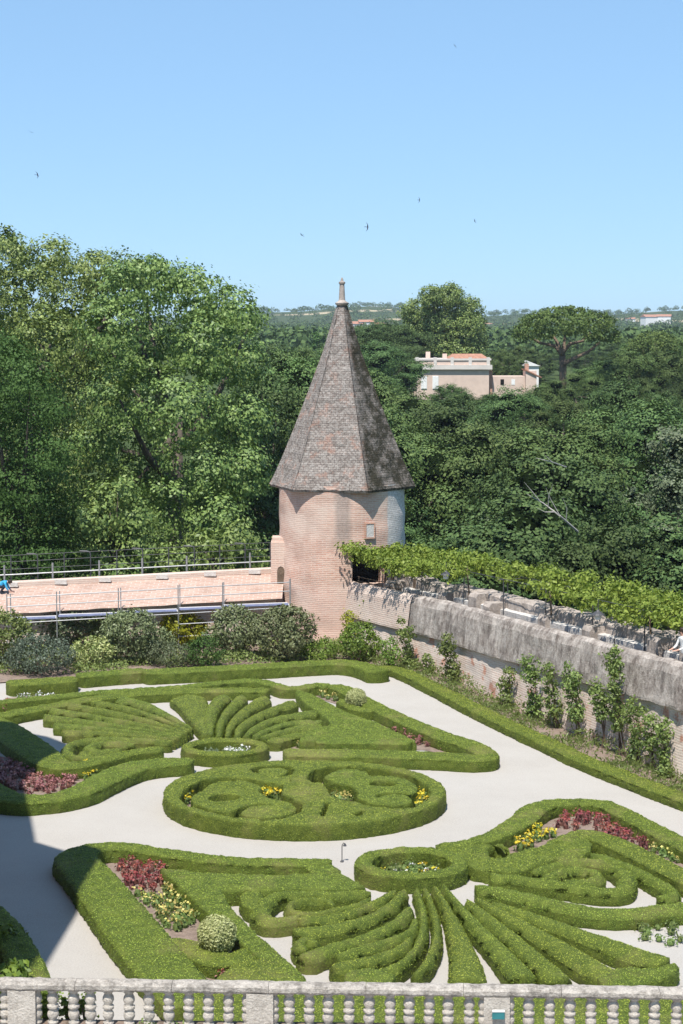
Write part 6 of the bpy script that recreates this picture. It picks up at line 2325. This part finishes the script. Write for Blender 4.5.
def hand(verts, edges, radii, wrist, direction, side):
    """five short bent fingers at the end of an arm"""
    w = np.array(verts[wrist])
    d = np.array(direction) / np.linalg.norm(direction)
    s = np.array(side) / np.linalg.norm(side)
    verts.append(tuple(w + d * 0.07)); edges.append((wrist, len(verts) - 1)); radii.append((0.032, 0.018))
    palm = len(verts) - 1
    for k, l in ((-1.5, 0.055), (-0.5, 0.07), (0.5, 0.075), (1.5, 0.065)):
        a = w + d * 0.09 + s * k * 0.017
        b = a + d * l * 0.6
        c_ = b + d * l * 0.4 + np.array([0, 0, -0.02])
        i = len(verts)
        verts += [tuple(a), tuple(b), tuple(c_)]
        edges += [(palm, i), (i, i + 1), (i + 1, i + 2)]
        radii += [0.009, 0.008, 0.007]
    a = w + d * 0.03 + s * 0.035
    i = len(verts)
    verts += [tuple(a), tuple(a + d * 0.04 + s * 0.02)]
    edges += [(wrist, i), (i, i + 1)]
    radii += [0.01, 0.008]


# visitor at the right edge, standing on the wall walk and leaning on the parapet
s = s_at_px(684, 0.95)
pw = wallpt(s, 0.95)
v = [(0, 0, 0.95), (0, -0.02, 1.15), (0, -0.06, 1.38), (0, -0.08, 1.5), (0, -0.10, 1.6), (0, -0.11, 1.70), (0.0, -0.16, 1.62),
     (0.1, 0, 0.9), (0.11, -0.02, 0.5), (0.11, 0.02, 0.09), (0.11, -0.12, 0.05), (-0.1, 0, 0.9), (-0.11, -0.02, 0.5), (-0.11, 0.02, 0.09), (-0.11, -0.12, 0.05),
     (0.19, -0.06, 1.40), (0.25, -0.14, 1.14), (0.14, -0.36, 1.06), (-0.19, -0.06, 1.40), (-0.25, -0.14, 1.14), (-0.14, -0.36, 1.06)]
e = [(0, 1), (1, 2), (2, 3), (3, 4), (4, 5), (4, 6), (0, 7), (7, 8), (8, 9), (9, 10), (0, 11), (11, 12), (12, 13), (13, 14), (2, 15), (15, 16), (16, 17), (2, 18), (18, 19), (19, 20)]
rd = [(0.15, 0.11), (0.13, 0.1), (0.15, 0.1), 0.055, 0.09, 0.075, 0.03, 0.085, 0.06, 0.042, 0.035, 0.085, 0.06, 0.042, 0.035, 0.055, 0.042, 0.03, 0.055, 0.042, 0.03]
hand(v, e, rd, 17, (-0.3, -1, -0.1), (1, 0, 0))
hand(v, e, rd, 20, (0.3, -1, -0.1), (-1, 0, 0))
zones = [(lambda x, y, z: z > 1.49, 0), (lambda x, y, z: y < -0.3 and z > 0.8, 0), (lambda x, y, z: z > 0.9, 1), (lambda x, y, z: z < 0.1, 2), (lambda x, y, z: True, 2)]
wa = math.atan2(-WN[1], -WN[0]) + math.pi / 2
person((pw[0], pw[1], zt(s) - 0.74), wa, v, e, rd, zones, 'person in a white shirt with dark hair leaning on the parapet at the right edge', hair=((0, -0.085, 1.66), 0.108))

# workman in turquoise crouching on the roof at the left edge
q = at_y(3, 586, wy(-15.5) + 2.4)
wxx, wyy = q[0], wy(q[0]) + 2.5
wz = ez(wxx) + 0.74 * 2.75 / 3.75 + 0.03
v = [(0, 0, 0.30), (0.14, 0, 0.42), (0.34, 0, 0.50), (0.42, 0, 0.5), (0.50, 0, 0.48), (0.58, 0, 0.45), (0.54, -0.03, 0.40),
     (0.02, 0.11, 0.28), (0.30, 0.14, 0.32), (0.12, 0.14, 0.06), (0.24, 0.14, 0.03), (0.02, -0.11, 0.28), (0.30, -0.14, 0.32), (0.12, -0.14, 0.06), (0.24, -0.14, 0.03),
     (0.34, 0.19, 0.48), (0.42, 0.22, 0.24), (0.56, 0.16, 0.06), (0.34, -0.19, 0.48), (0.42, -0.22, 0.24), (0.56, -0.16, 0.06)]
rd2 = [(0.15, 0.12), (0.14, 0.11), (0.15, 0.11), 0.055, 0.09, 0.07, 0.03, 0.085, 0.065, 0.045, 0.035, 0.085, 0.065, 0.045, 0.035, 0.055, 0.045, 0.03, 0.055, 0.045, 0.03]
e2 = list(e[:20])
hand(v, e2, rd2, 17, (1, 0, -0.1), (0, -1, 0))
hand(v, e2, rd2, 20, (1, 0, -0.1), (0, 1, 0))
zones = [(lambda x, y, z: x > 0.42 and z > 0.36 and abs(y) < 0.12, 0), (lambda x, y, z: x > 0.5 and z < 0.16, 0), (lambda x, y, z: z > 0.36 and x > 0.02, 3), (lambda x, y, z: abs(y) > 0.15 and x > 0.3 and z > 0.14, 3), (lambda x, y, z: True, 2)]
person((wxx - 0.25, wyy, wz), 0.0, v, e2, rd2, zones, 'person in a turquoise top crouching on the walkway roof at the left edge', hair=((0.53, 0, 0.49), 0.108))

# ------------------------------------------------------------------ the air
hz = MB().box((0, 2100, 24), (4200, 4560, 80))
hzo = hz.build('haze', [bpy.data.materials.new('haze_air')], autouv=False)
hm = hzo.data.materials[0]
hm.use_nodes = True
hm.node_tree.nodes.clear()
ho2 = hm.node_tree.nodes.new("ShaderNodeOutputMaterial")
pv = hm.node_tree.nodes.new("ShaderNodeVolumePrincipled")
pv.inputs['Color'].default_value = (0.80, 0.88, 1.0, 1)
pv.inputs['Density'].default_value = 0.00010
pv.inputs['Anisotropy'].default_value = 0.2
hm.node_tree.links.new(pv.outputs[0], ho2.inputs['Volume'])
tag(hzo, kind='stuff')
